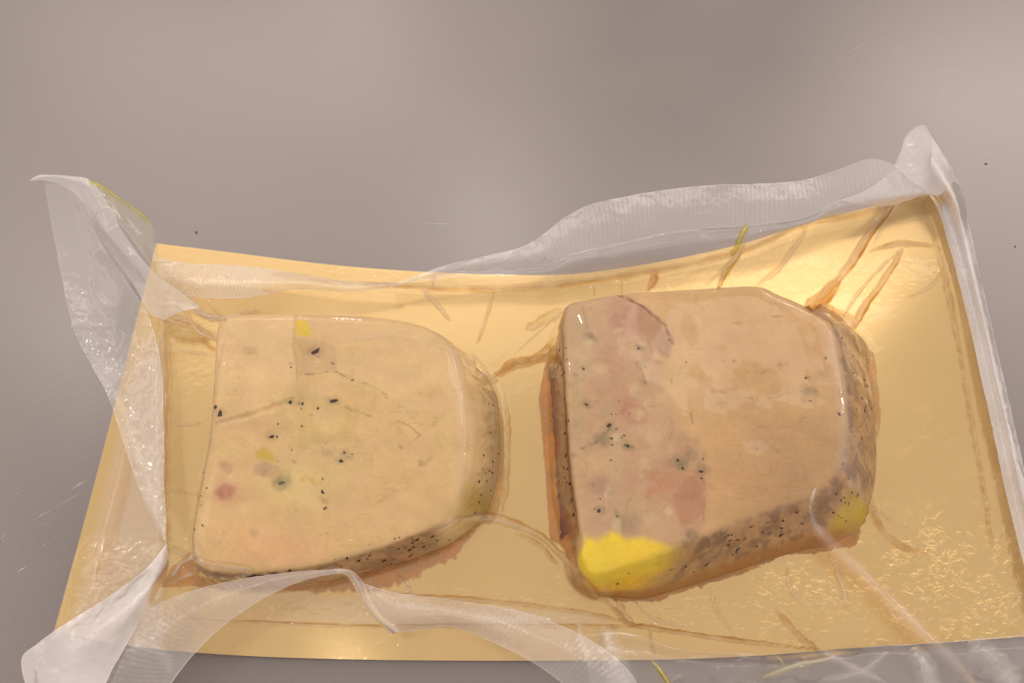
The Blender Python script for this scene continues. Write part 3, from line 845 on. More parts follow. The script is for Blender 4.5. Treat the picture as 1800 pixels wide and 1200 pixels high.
# ------------------------------------------------------------------ cooking juice and fat on the foil
def puddle(name, poly, col, alpha, label, cat, soft=7, ragged=6, seed=0, th=0.0007, lift=0.0):
    poly = np.array(poly, float)
    lo, hi = poly.min(0) - 14, poly.max(0) + 14
    nx = int((hi[0] - lo[0]) / 2.5) + 2; ny = int((hi[1] - lo[1]) / 2.5) + 2
    U, Vv = np.meshgrid(np.linspace(lo[0], hi[0], nx), np.linspace(lo[1], hi[1], ny))
    uu, vv = U.ravel(), Vv.ravel()
    C = np.zeros((len(uu), 3))
    wu = uu + ragged * 2 * fbm(uu / 9, vv / 9, 4, seed); wv = vv + ragged * 2 * fbm(uu / 9, vv / 9 + 4, 4, seed + 5)
    inside = np.zeros(uu.shape, bool)
    for i in range(len(poly)):
        x0, y0 = poly[i]; x1, y1 = poly[(i + 1) % len(poly)]
        cond = (y0 > wv) != (y1 > wv)
        xi = (x1 - x0) * (wv - y0) / ((y1 - y0) if y1 != y0 else 1e-9) + x0
        inside ^= cond & (wu < xi)
    d = seg_dist(wu, wv, [tuple(p) for p in poly] + [tuple(poly[0])]) * np.where(inside, 1, -1)
    m = sstep(0, soft, d)
    P = on_board(uu, vv, 0.0)
    P[:, 2] = zb(P[:, 0], P[:, 1]) + lift - 0.0002 + 0.0002 * sstep(-1, 2, d) + 0.5 * th * sstep(0, soft * 4, d)
    Fq = grid_faces(ny, nx)
    keep = (d[Fq] > -1).any(1)
    Fq = Fq[keep]
    used = np.unique(Fq); mp = -np.ones(len(P), int); mp[used] = np.arange(len(used))
    base = s2l(*col)
    nn = fbm(uu / 22, vv / 22, 4, seed + 7)
    tint = np.clip(base[None] * (1.15 + 0.6 * nn[:, None]), 0, 1)
    al = np.clip(m * alpha * (1 + 0.7 * nn), 0, 1)
    o = mesh_obj(name, P[used], mp[Fq][:, ::-1], JUICE, attrs={'tint': ('FLOAT_COLOR', tint[used]), 'milk': ('FLOAT', al[used])})
    c = P[used].mean(0)
    o.data.transform(__import__('mathutils').Matrix.Translation(-Vector(c)))
    o.location = c.tolist()
    tag(o, label, cat, 'juices and fat trapped round the slices')
    return o


puddle('cooking_juice', [(955, 640), (985, 600), (1000, 700), (1010, 850), (1030, 1000), (1045, 1045), (1012, 1035), (990, 965), (964, 948), (955, 820), (944, 700)],
       (206, 136, 52), 0.66, 'amber brown juice strip along the left side of the right slice', 'juice', 6, 1.5, 3)
puddle('cooking_juice', [(964, 650), (985, 610), (1000, 760), (1010, 930), (984, 955), (974, 820), (966, 720)],
       (96, 36, 12), 0.9, 'dark brown juice line tight against the brown edge of the right slice', 'juice', 4, 3, 13, 0.0007, 0.00030)
puddle('cooking_juice', [(1040, 1030), (1120, 1040), (1200, 1020), (1300, 985), (1450, 945), (1520, 860), (1540, 850), (1528, 900), (1506, 960), (1450, 972), (1380, 978),
                         (1305, 1010), (1200, 1043), (1150, 1060), (1080, 1058)],
       (176, 118, 30), 0.8, 'yellow brown juice along the front foot of the right slice', 'juice', 5, 5, 6)
puddle('cooking_juice', [(420, 1015), (600, 1000), (800, 940), (850, 915), (826, 950), (800, 985), (760, 1000), (730, 1020), (690, 1035), (640, 1040), (560, 1045), (470, 1035)],
       (200, 138, 78), 0.55, 'reddish brown juice with a ragged edge in front of the left slice', 'juice', 9, 9, 9)
puddle('melted_fat', [(845, 668), (875, 690), (888, 740), (890, 830), (880, 900), (862, 925), (840, 915), (866, 860), (876, 760), (860, 690)],
       (206, 160, 84), 0.6, 'pale golden fat rim along the right side of the left slice', 'fat', 6, 2, 15)
puddle('melted_fat', [(1425, 545), (1440, 530), (1470, 545), (1500, 575), (1540, 620), (1550, 720), (1545, 800), (1530, 700), (1515, 610), (1480, 580)],
       (204, 150, 70), 0.55, 'golden fat film behind the upper right corner of the right slice', 'fat', 6, 3, 18)
puddle('melted_fat', [(295, 1000), (335, 965), (400, 1010), (440, 1030), (400, 1040), (330, 1032), (280, 1035)],
       (196, 140, 66), 0.6, 'amber fat pocket at the lower left corner of the left slice', 'fat', 6, 4, 21)
puddle('melted_fat', [(860, 655), (905, 632), (960, 618), (985, 585), (990, 640), (955, 640), (900, 655), (880, 668)],
       (228, 176, 80), 0.5, 'yellow amber fat bridge between the tops of the two slices', 'fat', 4, 3, 25)

# ------------------------------------------------------------------ vacuum bag
bag = empty('vacuum_bag', (0, 0, 0.001))
tag(bag, 'clear crinkled vacuum bag with milky ribbed borders sealed round board and slices', 'plastic bag')

# clear sheet shrunk over board and slices
NU, NV = 720, 400
G = board_grid(NU, NV)
X, Y = G[..., 0], G[..., 1]
Zb = G[..., 2] + 0.00045
H = Zb.copy()
down = Vector((0, 0, -1))
for bvh, zt in ((bvh1, ZT1), (bvh2, ZT2)):
    pass
xf, yf, hf = X.ravel(), Y.ravel(), H.ravel()
for bvh, pairs, zt in ((bvh1, S1, ZT1), (bvh2, S2, ZT2)):
    pp = on_board(np.array([p[1][0] for p in pairs]), np.array([p[1][1] for p in pairs]))
    x0, x1, y0, y1 = pp[:, 0].min() - .003, pp[:, 0].max() + .003, pp[:, 1].min() - .003, pp[:, 1].max() + .003
    for i in np.nonzero((xf > x0) & (xf < x1) & (yf > y0) & (yf < y1))[0]:
        loc, nor, idx, dist = bvh.ray_cast(Vector((xf[i], yf[i], 0.1)), down)
        if loc is not None and loc.z + 0.00035 > hf[i]:
            hf[i] = loc.z + 0.00035
H = hf.reshape(H.shape)
Zf = H.copy()
for it in range(26):                                             # let the sheet bridge the foot of each slice
    A = Zf.copy()
    A[1:-1, 1:-1] = 0.25 * (Zf[:-2, 1:-1] + Zf[2:, 1:-1] + Zf[1:-1, :-2] + Zf[1:-1, 2:])
    Zf = np.maximum(H, A)
fu, fv = plan(np.stack([X.ravel(), Y.ravel()], -1), Zf.ravel())
milk = np.full(fu.shape, 0.022)
tint = np.ones((len(fu), 3))
dz = np.zeros(fu.shape)


def ridge(pts, wd, h, mk=0.2, col=None, ca=0.8, warp=1.5, seed=0, cr_=1.0):
    """a pinched fold of the film: raised, a little milky, often filled with fat, with highlight and shade painted along it"""
    global milk, tint, dz
    pts = catmull(np.array(pts, float), 8 * len(pts)) if len(pts) > 2 else np.array(pts, float)
    sel = (fu > pts[:, 0].min() - wd * 3) & (fu < pts[:, 0].max() + wd * 3) & (fv > pts[:, 1].min() - wd * 3) & (fv < pts[:, 1].max() + wd * 3)
    u, v = fu[sel], fv[sel]
    uu = u + warp * 2 * fbm(u / 14, v / 14, 2, seed + 71); vv = v + warp * 2 * fbm(u / 14, v / 14 + 3, 2, seed + 73)
    n = len(pts)
    d = np.full(u.shape, 9.0); side = np.zeros(u.shape)
    tt_ = np.linspace(0, 1, n)
    wds = wd * (0.35 + 0.65 * np.clip(np.minimum(tt_, 1 - tt_) * 5, 0, 1)) * (1 + 0.9 * fbm(tt_ * 6 + seed, tt_ * 0 + seed, 3, seed))
    for i in range(n - 1):
        x0, y0 = pts[i]; x1, y1 = pts[i + 1]
        dx, dy = x1 - x0, y1 - y0
        t = np.clip(((uu - x0) * dx + (vv - y0) * dy) / (dx * dx + dy * dy + 1e-12), 0, 1)
        dd = np.hypot(uu - x0 - t * dx, vv - y0 - t * dy) / wds[i]
        cl = dd < d
        sg = (uu - x0) * dy - (vv - y0) * dx
        side = np.where(cl, np.sign(sg) * dd, side)
        d = np.where(cl, dd, d)
    k = 0.5 + 0.5 * np.cos(math.pi * np.clip(d, 0, 1))
    h = min(h, 1.0 * wd * 0.00018)
    dz[sel] = np.maximum(dz[sel], h * k)
    ms = np.clip(1.15 - d, 0, 1)
    hilite = np.exp(-((side + 0.45) / 0.22) ** 2)  # highlight line painted into the milk along one side
    milk[sel] = np.maximum(milk[sel], np.clip(mk * (0.35 * sstep(0, 0.3, ms) + 1.2 * cr_ * hilite), 0, 0.9))
    if col is not None:
        vn = np.clip(0.8 + 1.1 * fbm(u / 22, v / 22, 2, seed + 77), 0.1, 1)
        edge_ = np.exp(-((side - 0.72) / 0.22) ** 2) + 0.35 * np.exp(-((side + 0.95) / 0.12) ** 2)  # fat at the edges, plus shade painted darker on one side
        m = (min(1.0, ca * 1.25) * vn * np.clip(0.42 * sstep(0, 0.3, ms) + 0.7 * edge_, 0, 1) * sstep(0, 0.25, ms) * (1 - 0.6 * hilite))[:, None]
        tint[sel] = tint[sel] * (1 - m) + (np.sqrt(s2l(*col) / max(s2l(*col))) ** 0.9 * np.array([0.90, 0.89, 0.84]) * max(s2l(*col)) ** 0.45) * m


AMB = (206, 150, 62); YEL = (236, 208, 70)
ridge([(290, 470), (289, 560), (291, 700), (289, 860), (292, 955), (288, 1030)], 7, 0.0016, 0.28, (250, 226, 180), 0.6, 3, 1)
ridge([(276, 560), (272, 700), (278, 860), (282, 950)], 4, 0.0009, 0.2, None, 0, 1, 2)
ridge([(640, 498), (720, 502), (800, 507), (950, 503), (1050, 491), (1200, 466), (1310, 438), (1420, 393), (1520, 372), (1600, 348), (1645, 335)],
      5, 0.0018, 0.10, AMB, 0.75, 1.5, 3)
ridge([(1315, 395), (1300, 440), (1280, 470), (1262, 505)], 6, 0.002, 0.2, (226, 190, 80), 0.7, 2, 4)
ridge([(1570, 362), (1530, 410), (1490, 470), (1455, 510), (1430, 535)], 7, 0.0030, 0.16, (192, 134, 48), 0.95, 2, 5)
ridge([(1475, 490), (1450, 520), (1420, 540)], 12, 0.003, 0.10, (186, 122, 30), 0.95, 2, 6)
ridge([(1585, 440), (1555, 490), (1525, 530), (1500, 575)], 8, 0.003, 0.14, (194, 140, 58), 0.95, 2, 7)
ridge([(1530, 440), (1575, 428), (1600, 428), (1640, 431)], 4, 0.0014, 0.2, (190, 142, 60), 0.9, 1, 8)
ridge([(1425, 537), (1455, 548), (1480, 556), (1503, 572)], 12, 0.003, 0.20, (222, 176, 92), 0.8, 2, 9)
ridge([(1420, 392), (1500, 380), (1560, 366)], 3, 0.001, 0.1, AMB, 0.6, 1, 10)
ridge([(1618, 345), (1640, 410), (1660, 480), (1685, 600), (1705, 720), (1728, 850), (1745, 960)], 4, 0.0012, 0.1, (210, 160, 84), 0.7, 2, 11)
ridge([(1660, 345), (1690, 470), (1720, 620), (1760, 790), (1790, 900)], 6, 0.001, 0.16, (250, 226, 190), 0.4, 2, 12)
ridge([(870, 660), (905, 636), (950, 625), (978, 595)], 7, 0.0035, 0.12, (226, 168, 60), 0.85, 2, 13)
ridge([(830, 620), (850, 655), (872, 668)], 6, 0.002, 0.3, (250, 226, 180), 0.6, 2, 14)
ridge([(1010, 530), (960, 570), (905, 620)], 2.5, 0.0007, 0.18, None, 0, 1, 15)
ridge([(780, 925), (830, 912), (870, 910), (910, 922), (955, 945), (990, 978), (1018, 1006)], 8, 0.0035, 0.22, (244, 196, 120), 0.7, 2, 16)
ridge([(905, 935), (945, 955), (980, 990)], 4, 0.001, 0.12, (206, 150, 74), 0.6, 2, 17)
ridge([(1010, 1005), (1035, 1030), (1050, 1048)], 7, 0.003, 0.1, (200, 110, 40), 0.8, 2, 18)
ridge([(1060, 1050), (1085, 1075), (1110, 1096), (1180, 1108), (1300, 1125), (1450, 1142)], 4, 0.0015, 0.12, (196, 140, 64), 0.8, 1.5, 19)
ridge([(1085, 1052), (1095, 1075), (1112, 1095)], 6, 0.002, 0.14, (224, 176, 96), 0.7, 1.5, 20)
ridge([(640, 1038), (760, 1048), (860, 1055), (1000, 1072), (1070, 1085), (1120, 1100)], 4, 0.0012, 0.14, (214, 160, 100), 0.6, 1.5, 21)
ridge([(330, 1085), (450, 1093), (640, 1100), (850, 1098), (1060, 1100), (1130, 1100)], 3.4, 0.0011, 0.1, (206, 150, 84), 0.65, 1.0, 22)
ridge([(1365, 1070), (1385, 1095), (1410, 1120), (1440, 1142)], 5, 0.0026, 0.12, (214, 156, 66), 0.85, 1, 23)
ridge([(1515, 830), (1530, 885), (1552, 930), (1585, 958), (1628, 970)], 7, 0.0032, 0.10, (206, 150, 40), 0.95, 1.5, 24)
ridge([(1500, 800), (1518, 830), (1530, 870)], 6, 0.0020, 0.14, (230, 196, 60), 0.8, 1.5, 25)
ridge([(330, 515), (360, 555), (385, 560)], 5, 0.0020, 0.3, None, 0, 2, 27)
ridge([(365, 530), (385, 555), (395, 562)], 3, 0.0014, 0.3, (250, 210, 140), 0.6, 1, 28)
ridge([(280, 545), (320, 560), (350, 575), (382, 598)], 4, 0.002, 0.3, (250, 222, 170), 0.6, 3, 29)
ridge([(300, 520), (325, 545), (345, 580)], 4, 0.0015, 0.3, None, 0, 3, 30)
ridge([(400, 556), (430, 549), (455, 546)], 3, 0.0009, 0.3, (250, 220, 150), 0.5, 1, 31)
ridge([(292, 955), (325, 975), (350, 985), (400, 993), (440, 1000)], 7, 0.003, 0.34, (250, 230, 160), 0.7, 2, 32)
ridge([(345, 950), (355, 975), (362, 990)], 5, 0.002, 0.3, (244, 226, 150), 0.7, 2, 33)
ridge([(330, 1000), (360, 1012), (390, 1022), (400, 1030)], 4, 0.0016, 0.2, (226, 170, 70), 0.7, 2, 34)
ridge([(1045, 490), (1045, 517)], 2.4, 0.001, 0.1, (190, 130, 60), 0.8, 1, 35)
ridge([(1093, 475), (1094, 512)], 2.4, 0.001, 0.1, (190, 130, 60), 0.8, 1, 36)
ridge([(1148, 478), (1150, 490), (1140, 508)], 6, 0.002, 0.1, (206, 110, 60), 0.9, 1, 37)
ridge([(1140, 1100), (1145, 1130), (1152, 1155)], 2.6, 0.001, 0.1, (200, 150, 80), 0.6, 1, 38)
ridge([(1545, 380), (1510, 440), (1470, 490)], 2.4, 0.001, 0.24, None, 0, 2, 39)
ridge([(1430, 870), (1425, 905), (1432, 925)], 4, 0.002, 0.3, (250, 230, 190), 0.6, 1, 40)

ridge([(1466, 580), (1480, 660), (1490, 760), (1497, 820), (1515, 865)], 22, 0.0002, 0.26, None, 0, 3, 41, 0.12)
ridge([(800, 612), (818, 690), (822, 790), (806, 890)], 20, 0.0002, 0.20, None, 0, 3, 42, 0.15)
ridge([(765, 935), (800, 915), (838, 906), (862, 911)], 6, 0.002, 0.5, (250, 235, 200), 0.5, 2, 43)
ridge([(1434, 855), (1426, 885), (1430, 915), (1448, 945)], 5, 0.002, 0.4, (250, 235, 200), 0.4, 2, 44)
ridge([(888, 690), (894, 760), (890, 850), (880, 905)], 4, 0.0006, 0.2, (240, 200, 120), 0.5, 2, 45)
ridge([(600, 600), (680, 585), (760, 600), (830, 640)], 6, 0.0003, 0.12, None, 0, 5, 46)
ridge([(930, 575), (960, 560), (985, 548)], 10, 0.0006, 0.14, (240, 214, 150), 0.5, 6, 47)
ridge([(400, 560), (383, 640), (376, 700)], 4, 0.0003, 0.2, (250, 230, 180), 0.3, 2, 48)
ridge([(1180, 505), (1230, 470), (1262, 455)], 3, 0.0006, 0.14, None, 0, 2, 49)
ridge([(1600, 345), (1570, 372), (1540, 420)], 5, 0.0008, 0.15, None, 0, 2, 50)

for k_, (pts_, w_, mk_) in enumerate([
        ([(1330, 500), (1370, 470), (1400, 430), (1420, 395)], 3, 0.16), ([(1240, 500), (1290, 455), (1312, 430)], 2.5, 0.2),
        ([(1600, 520), (1640, 500), (1660, 470)], 2.2, 0.12), 
        ([(1530, 880), (1570, 915), (1600, 925)], 2.4, 0.14), ([(1455, 965), (1480, 1020), (1490, 1070)], 3, 0.16), ([(1380, 985), (1390, 1030), (1410, 1060)], 2.2, 0.12),
        ([(1120, 1060), (1150, 1085), (1200, 1100)], 2.6, 0.16), ([(1250, 1030), (1260, 1070), (1290, 1110)], 2.2, 0.1), ([(1480, 560), (1520, 500), (1580, 440)], 2.2, 0.24),
        ([(700, 1010), (720, 1035), (725, 1050)], 2.2, 0.25), ([(650, 1020), (665, 1040)], 2, 0.25), ([(740, 500), (755, 520), (790, 560)], 3, 0.22), ([(868, 505), (860, 540), (840, 600)], 2.5, 0.14),
        ([(300, 1015), (320, 990), (345, 975)], 3, 0.3), ([(292, 740), (320, 745), (350, 742)], 2, 0.14), ([(292, 620), (325, 616), (365, 622)], 2, 0.14), ([(293, 860), (320, 862), (348, 868)], 2, 0.12),
        ([(760, 500), (764, 478)], 4, 0.3), ([(330, 520), (352, 548), (378, 556), (398, 560)], 3, 0.35), ([(310, 1020), (345, 1008), (400, 1015), (440, 1010)], 3, 0.3)]):
    ridge(pts_, w_ + 1.2, 0.0012, mk_ * 1.4, (238, 206, 130), 0.5, 1.5, 100 + k_)

# broad puckers in the film where it gathers
pk = (1 - sstep(250, 420, fu)) * np.exp(-((fv - 560) / 60) ** 2) + (1 - sstep(300, 450, fu)) * np.exp(-((fv - 1000) / 40) ** 2) \
    + np.exp(-((fv - 1075) / 45) ** 2) * 0.5 + np.exp(-(np.hypot(fu - 1010, fv - 1010) / 40) ** 2) * 0.7 + 0.5 * np.exp(-((fv - 490) / 20) ** 2) + 0.02
n1 = fbm(fu / 26 + fv / 90, fv / 18, 4, 90)
dz += 0.0010 * pk * (1 - np.abs(n1) * 3) * (1 - sstep(0.009, 0.016, Zf.ravel()))
dz += 0.00020 * fbm(fu / 70, fv / 60, 2, 95)
tv = np.repeat(np.linspace(0, 1, NV), NU); tu = np.tile(np.linspace(0, 1, NU), NV)
dz *= sstep(0, 0.025, tv) * sstep(0, 0.025, 1 - tv) * sstep(0, 0.015, tu) * sstep(0, 0.015, 1 - tu)
# pale veil of the doubled film on the left margin and in front
veil = (1 - sstep(278, 296, fu)) * sstep(560, 640, fv) * sstep(-30, 0, fu - (230 - (fv - 755) * 0.25)) * 0.32
veil += 0.13 * sstep(1085, 1105, fv) * (1 - sstep(1000, 1150, fu)) * sstep(150, 330, fu) * 0.3
veil += 0.20 * sstep(1040, 1060, fv - (fu - 640) * 0.07) * (1 - sstep(1090, 1100, fv)) * sstep(300, 660, fu) * (1 - sstep(1000, 1120, fu))
milk = np.maximum(milk, veil)
Zf = Zf.ravel() + dz
P = np.stack([X.ravel(), Y.ravel(), Zf], -1)
rel(mesh_obj('clear_sheet', P, grid_faces(NV, NU)[:, ::-1], FILM, attrs={'milk': ('FLOAT', np.clip(milk, 0, 0.95)), 'tint': ('FLOAT_COLOR', tint)}), bag)


def sheet(name, rails, nu, nv, mk, ribs=0.0, ribgap=0.0013, rough=0.0, seed=0, col=(255, 255, 255), edge=0.30, rib_range=(0, 1), label=None, fine=0.00012, crump=0.0006, bumps=(), parent=None):
    """a loose piece of film lofted through measured edges; each rail point is (u, v, height in cm)"""
    R = np.array(rails, float)
    k = R.shape[1]
    pts = unproj(R[..., 0], R[..., 1], R[..., 2] / 100.0)
    rows = np.stack([curve_even_cp(pts[i], nu) for i in range(len(R))])
    Gd = catmull(rows, nv)
    a = np.broadcast_to(np.linspace(0, 1, nu)[None], (nv, nu)); b = np.broadcast_to(np.linspace(0, 1, nv)[:, None], (nv, nu))
    mid = Gd[nv // 2]
    L = np.concatenate([[0], np.cumsum(np.linalg.norm(np.diff(mid, axis=0), axis=1))])
    s = np.broadcast_to(L[None], (nv, nu))
    x, y = Gd[..., 0], Gd[..., 1]
    dzz = rough * fbm(x * 110, y * 110, 2 if rough > 0.0015 else 4, seed) * 2 + fine * fbm(x * 600, y * 600, 2, seed + 3)
    kn = fbm(x * 170 + 3, y * 170, 2, seed + 11)
    dzz = dzz + crump * np.maximum(0, 0.5 - np.abs(kn) * 5) * sstep(-0.05, 0.15, fbm(x * 40, y * 40, 2, seed + 12))
    m = np.full(x.shape, mk) * (1 + 0.5 * fbm(x * 50, y * 50, 3, seed + 5) * 2)
    if ribs:
        env = sstep(rib_range[0] - 0.03, rib_range[0] + 0.05, a) * (1 - sstep(rib_range[1] - 0.05, rib_range[1] + 0.03, a)) * sstep(0.02, 0.12, b) * (1 - sstep(0.88, 0.98, b))
        env = env * np.clip(0.55 + 1.2 * fbm(x * 45, y * 45, 2, seed + 8), 0.1, 1)
        ph = s / ribgap * 2 * math.pi + 1.5 * fbm(x * 60, y * 60, 2, seed + 6)
        wv = np.sin(ph)
        dots = 0.75 + 0.25 * np.sin(b * nv * 0.9)
        dzz = dzz + ribs * wv * env * dots
        m = m * (1 + 0.22 * np.clip(wv, -1, 1) * env)
    ed = np.minimum(b, 1 - b) * (nv - 1)
    for (ca_, cb_, ra_, rb_, hh_) in bumps:
        dzz = dzz + hh_ * np.exp(-((a - ca_) / ra_) ** 2 - ((b - cb_) / rb_) ** 2)
    m = m + edge * np.exp(-(ed / 1.2) ** 2)  # bright rim line painted into the milk, standing for edge glints
    Gd[..., 2] += dzz
    tn = np.tile(s2l(*col), (nu * nv, 1))
    o = mesh_obj(name, Gd.reshape(-1, 3), grid_faces(nv, nu), FILM, attrs={'milk': ('FLOAT', np.clip(m, 0, 0.95)), 'tint': ('FLOAT_COLOR', tn)})
    rel(o, bag)
    if label: o['label'] = label
    return o


def curve_even_cp(P, n):
    """catmull through the control points, keeping their parameter so that opposite rails stay matched"""
    return catmull(P, n)


# --- upper border
sheet('seal_band', [[(270, 452, 1.2), (330, 463, 1.3), (420, 467, 1.2), (520, 480, 1.1), (610, 494, 1.0), (700, 497, 1.0)],
                    [(278, 480, 1.5), (340, 494, 1.6), (425, 496, 1.5), (520, 496, 1.4), (610, 504, 1.2), (700, 500, 1.1)],
                    [(288, 508, 1.3), (350, 522, 1.4), (430, 523, 1.3), (520, 509, 1.2), (620, 513, 1.1), (700, 503, 1.0)]],
      460, 40, 0.32, 0.00005, 0.0010, 0.0002, 1, rib_range=(0.05, 0.55), label='narrow milky band folded over the upper left board edge')
sheet('seal_band', [[(680, 503, 1.0), (760, 473, 1.2), (850, 451, 1.5), (930, 428, 1.7), (1000, 378, 2.0), (1060, 354, 2.2), (1200, 330, 2.2), (1330, 323, 2.3), (1405, 318, 2.4), (1470, 299, 2.6), (1530, 280, 2.8), (1580, 292, 2.8)],
                    [(680, 504, 1.0), (760, 480, 1.2), (855, 461, 1.5), (945, 446, 1.8), (1006, 410, 2.0), (1066, 392, 2.1), (1200, 368, 2.1), (1330, 359, 2.2), (1408, 352, 2.3), (1475, 326, 2.4), (1535, 308, 2.6), (1585, 312, 2.7)],
                    [(680, 506, 1.0), (760, 487, 1.1), (860, 472, 1.3), (960, 465, 1.5), (1012, 446, 1.7), (1072, 432, 1.8), (1200, 406, 1.8), (1330, 396, 1.9), (1412, 384, 2.0), (1480, 352, 2.1), (1540, 338, 2.3), (1590, 334, 2.4)]],
      1500, 90, 0.29, 0.00011, 0.00145, 0.0006, 2, rib_range=(0.28, 0.93), label='broad ribbed seal band along the upper right edge')
sheet('film_skirt', [[(690, 505, 0.9), (760, 487, 1.1), (860, 472, 1.3), (960, 465, 1.5), (1012, 446, 1.7), (1072, 432, 1.8), (1200, 406, 1.8), (1330, 396, 1.9), (1412, 384, 2.0), (1480, 352, 2.1), (1560, 335, 2.3)],
                     [(690, 504, 0.9), (760, 494, 1.1), (860, 486, 1.3), (960, 478, 1.5), (1020, 465, 1.6), (1085, 455, 1.75), (1200, 433, 1.75), (1330, 412, 1.85), (1416, 392, 1.95), (1490, 363, 2.1), (1580, 345, 2.2)],
                     [(690, 506, 0.5), (770, 507, 0.5), (870, 506, 0.5), (970, 503, 0.5), (1050, 492, 0.5), (1120, 482, 0.6), (1210, 466, 0.7), (1320, 436, 0.9), (1420, 394, 1.2), (1520, 373, 1.5), (1630, 342, 1.9)]],
      700, 60, 0.12, 0, 1, 0.0019, 3, crump=0.0012, bumps=((0.46, 0.45, 0.03, 0.25, 0.0010), (0.40, 0.6, 0.02, 0.2, -0.0008), (0.56, 0.35, 0.05, 0.22, 0.0009), (0.66, 0.5, 0.03, 0.3, 0.0009), (0.30, 0.5, 0.05, 0.3, 0.0008), (0.78, 0.5, 0.04, 0.3, 0.0008)), label='clear glossy puckered skirt below the ribbed band')
sheet('corner_fold', [[(1480, 352, 2.2), (1530, 330, 2.5), (1575, 290, 2.8), (1592, 240, 3.2), (1612, 222, 3.4)],
                      [(1520, 362, 2.0), (1560, 345, 2.3), (1605, 305, 2.6), (1622, 262, 3.0), (1628, 232, 3.3)],
                      [(1570, 362, 1.8), (1620, 345, 2.1), (1665, 335, 2.3), (1665, 290, 2.6), (1640, 240, 3.2)]],
      120, 60, 0.62, 0, 1, 0.0009, 4, label='milky peaked fold at the upper right corner', edge=0.1)
sheet('corner_fold', [[(1572, 292, 2.9), (1598, 235, 3.3), (1625, 222, 3.5), (1645, 250, 3.4)],
                      [(1600, 318, 2.7), (1630, 270, 3.0), (1650, 258, 3.2), (1668, 292, 3.0)],
                      [(1650, 345, 2.3), (1672, 322, 2.5), (1685, 325, 2.6), (1692, 335, 2.6)]],
      80, 50, 0.50, 0, 1, 0.0007, 5, edge=0.1, label='upper layer of the milky upper right corner')
# --- right border
sheet('side_flap', [[(1640, 238, 3.0), (1690, 335, 2.1), (1704, 400, 1.8), (1724, 490, 1.6), (1762, 655, 1.3), (1803, 835, 1.1), (1865, 1080, 0.9)],
                    [(1636, 290, 2.9), (1676, 350, 2.7), (1692, 412, 2.0), (1713, 500, 1.8), (1751, 662, 1.5), (1791, 842, 1.3), (1852, 1085, 1.1)],
                    [(1630, 325, 1.7), (1660, 365, 1.6), (1678, 420, 1.5), (1701, 508, 1.4), (1738, 668, 1.2), (1778, 848, 0.9), (1838, 1090, 0.9)],
                    [(1632, 340, 1.8), (1650, 372, 1.8), (1667, 428, 1.7), (1690, 515, 1.5), (1727, 674, 1.3), (1766, 854, 1.0), (1826, 1095, 0.9)]],
      420, 50, 0.80, 0, 1, 0.0003, 6, label='milky right border hanging past the board edge')
# --- left flap
o = sheet('side_flap', [[(78, 322, 3.0), (92, 400, 2.2), (112, 500, 1.6), (130, 580, 1.3), (160, 640, 1.2), (192, 702, 1.2), (245, 860, 1.4), (292, 957, 1.6)],
                        [(105, 324, 3.0), (135, 410, 2.1), (165, 500, 1.3), (190, 590, 1.1), (212, 660, 1.1), (235, 740, 1.1), (265, 870, 1.3), (292, 958, 1.6)],
                        [(135, 330, 3.1), (175, 420, 2.3), (225, 498, 1.9), (262, 556, 1.5), (284, 650, 1.3), (288, 750, 1.2), (290, 870, 1.3), (293, 960, 1.6)]],
          330, 150, 0.22, 0, 1, 0.0007, 7, label='wide milky left flap hanging over the table')
me = o.data
co = np.empty(len(me.vertices) * 3, np.float32); me.vertices.foreach_get('co', co); co = co.reshape(-1, 3)
uu, vv = plan(co, 0.012)
rr_ = np.hypot((uu - 203) / 1.0, (vv - 507) / 1.15)
co[:, 2] += 0.0012 * np.exp(-((rr_ - 32) / 7) ** 2) + 0.0003 * np.maximum(0, fbm(uu / 6, vv / 6, 2, 9)) * np.exp(-(np.hypot(uu - 150, vv - 380) / 60) ** 2)
co[:, 2] += 0.0012 * np.exp(-(seg_dist(uu, vv, [(128, 577), (192, 573)]) / 2.5) ** 2)
me.vertices.foreach_set('co', co.ravel())
sheet('folded_lip', [[(52, 318, 3.4), (85, 319, 3.3), (125, 334, 3.2), (150, 365, 3.0), (168, 405, 2.7), (200, 452, 2.3), (235, 500, 1.9), (262, 548, 1.6), (290, 562, 1.5)],
                     [(60, 312, 3.4), (105, 312, 3.4), (150, 325, 3.4), (175, 368, 3.2), (192, 410, 3.0), (228, 455, 2.6), (260, 492, 2.2), (288, 528, 1.9), (320, 548, 1.7)],
                     [(70, 308, 3.4), (120, 309, 3.4), (160, 318, 3.4), (196, 370, 3.2), (218, 412, 2.9), (252, 458, 2.5), (282, 488, 2.2), (315, 512, 1.9), (352, 540, 1.5)]],
      260, 50, 0.34, 0, 1, 0.0005, 8, label='pale rolled lip running from the upper left tip', edge=0.22)
sheet('folded_lip', [[(150, 315, 3.4), (180, 330, 3.2), (212, 352, 3.0), (245, 376, 2.7), (266, 394, 2.4), (276, 425, 2.0)],
                     [(160, 325, 3.3), (192, 350, 3.1), (220, 378, 2.8), (246, 408, 2.5), (264, 432, 2.2), (280, 460, 1.9)],
                     [(172, 340, 3.3), (200, 380, 3.0), (226, 412, 2.7), (250, 445, 2.4), (268, 470, 2.1), (285, 492, 1.8)]],
      120, 36, 0.16, 0, 1, 0.0004, 9, label='thin clear lip behind the upper left fold', edge=0.2, col=(253, 252, 243))
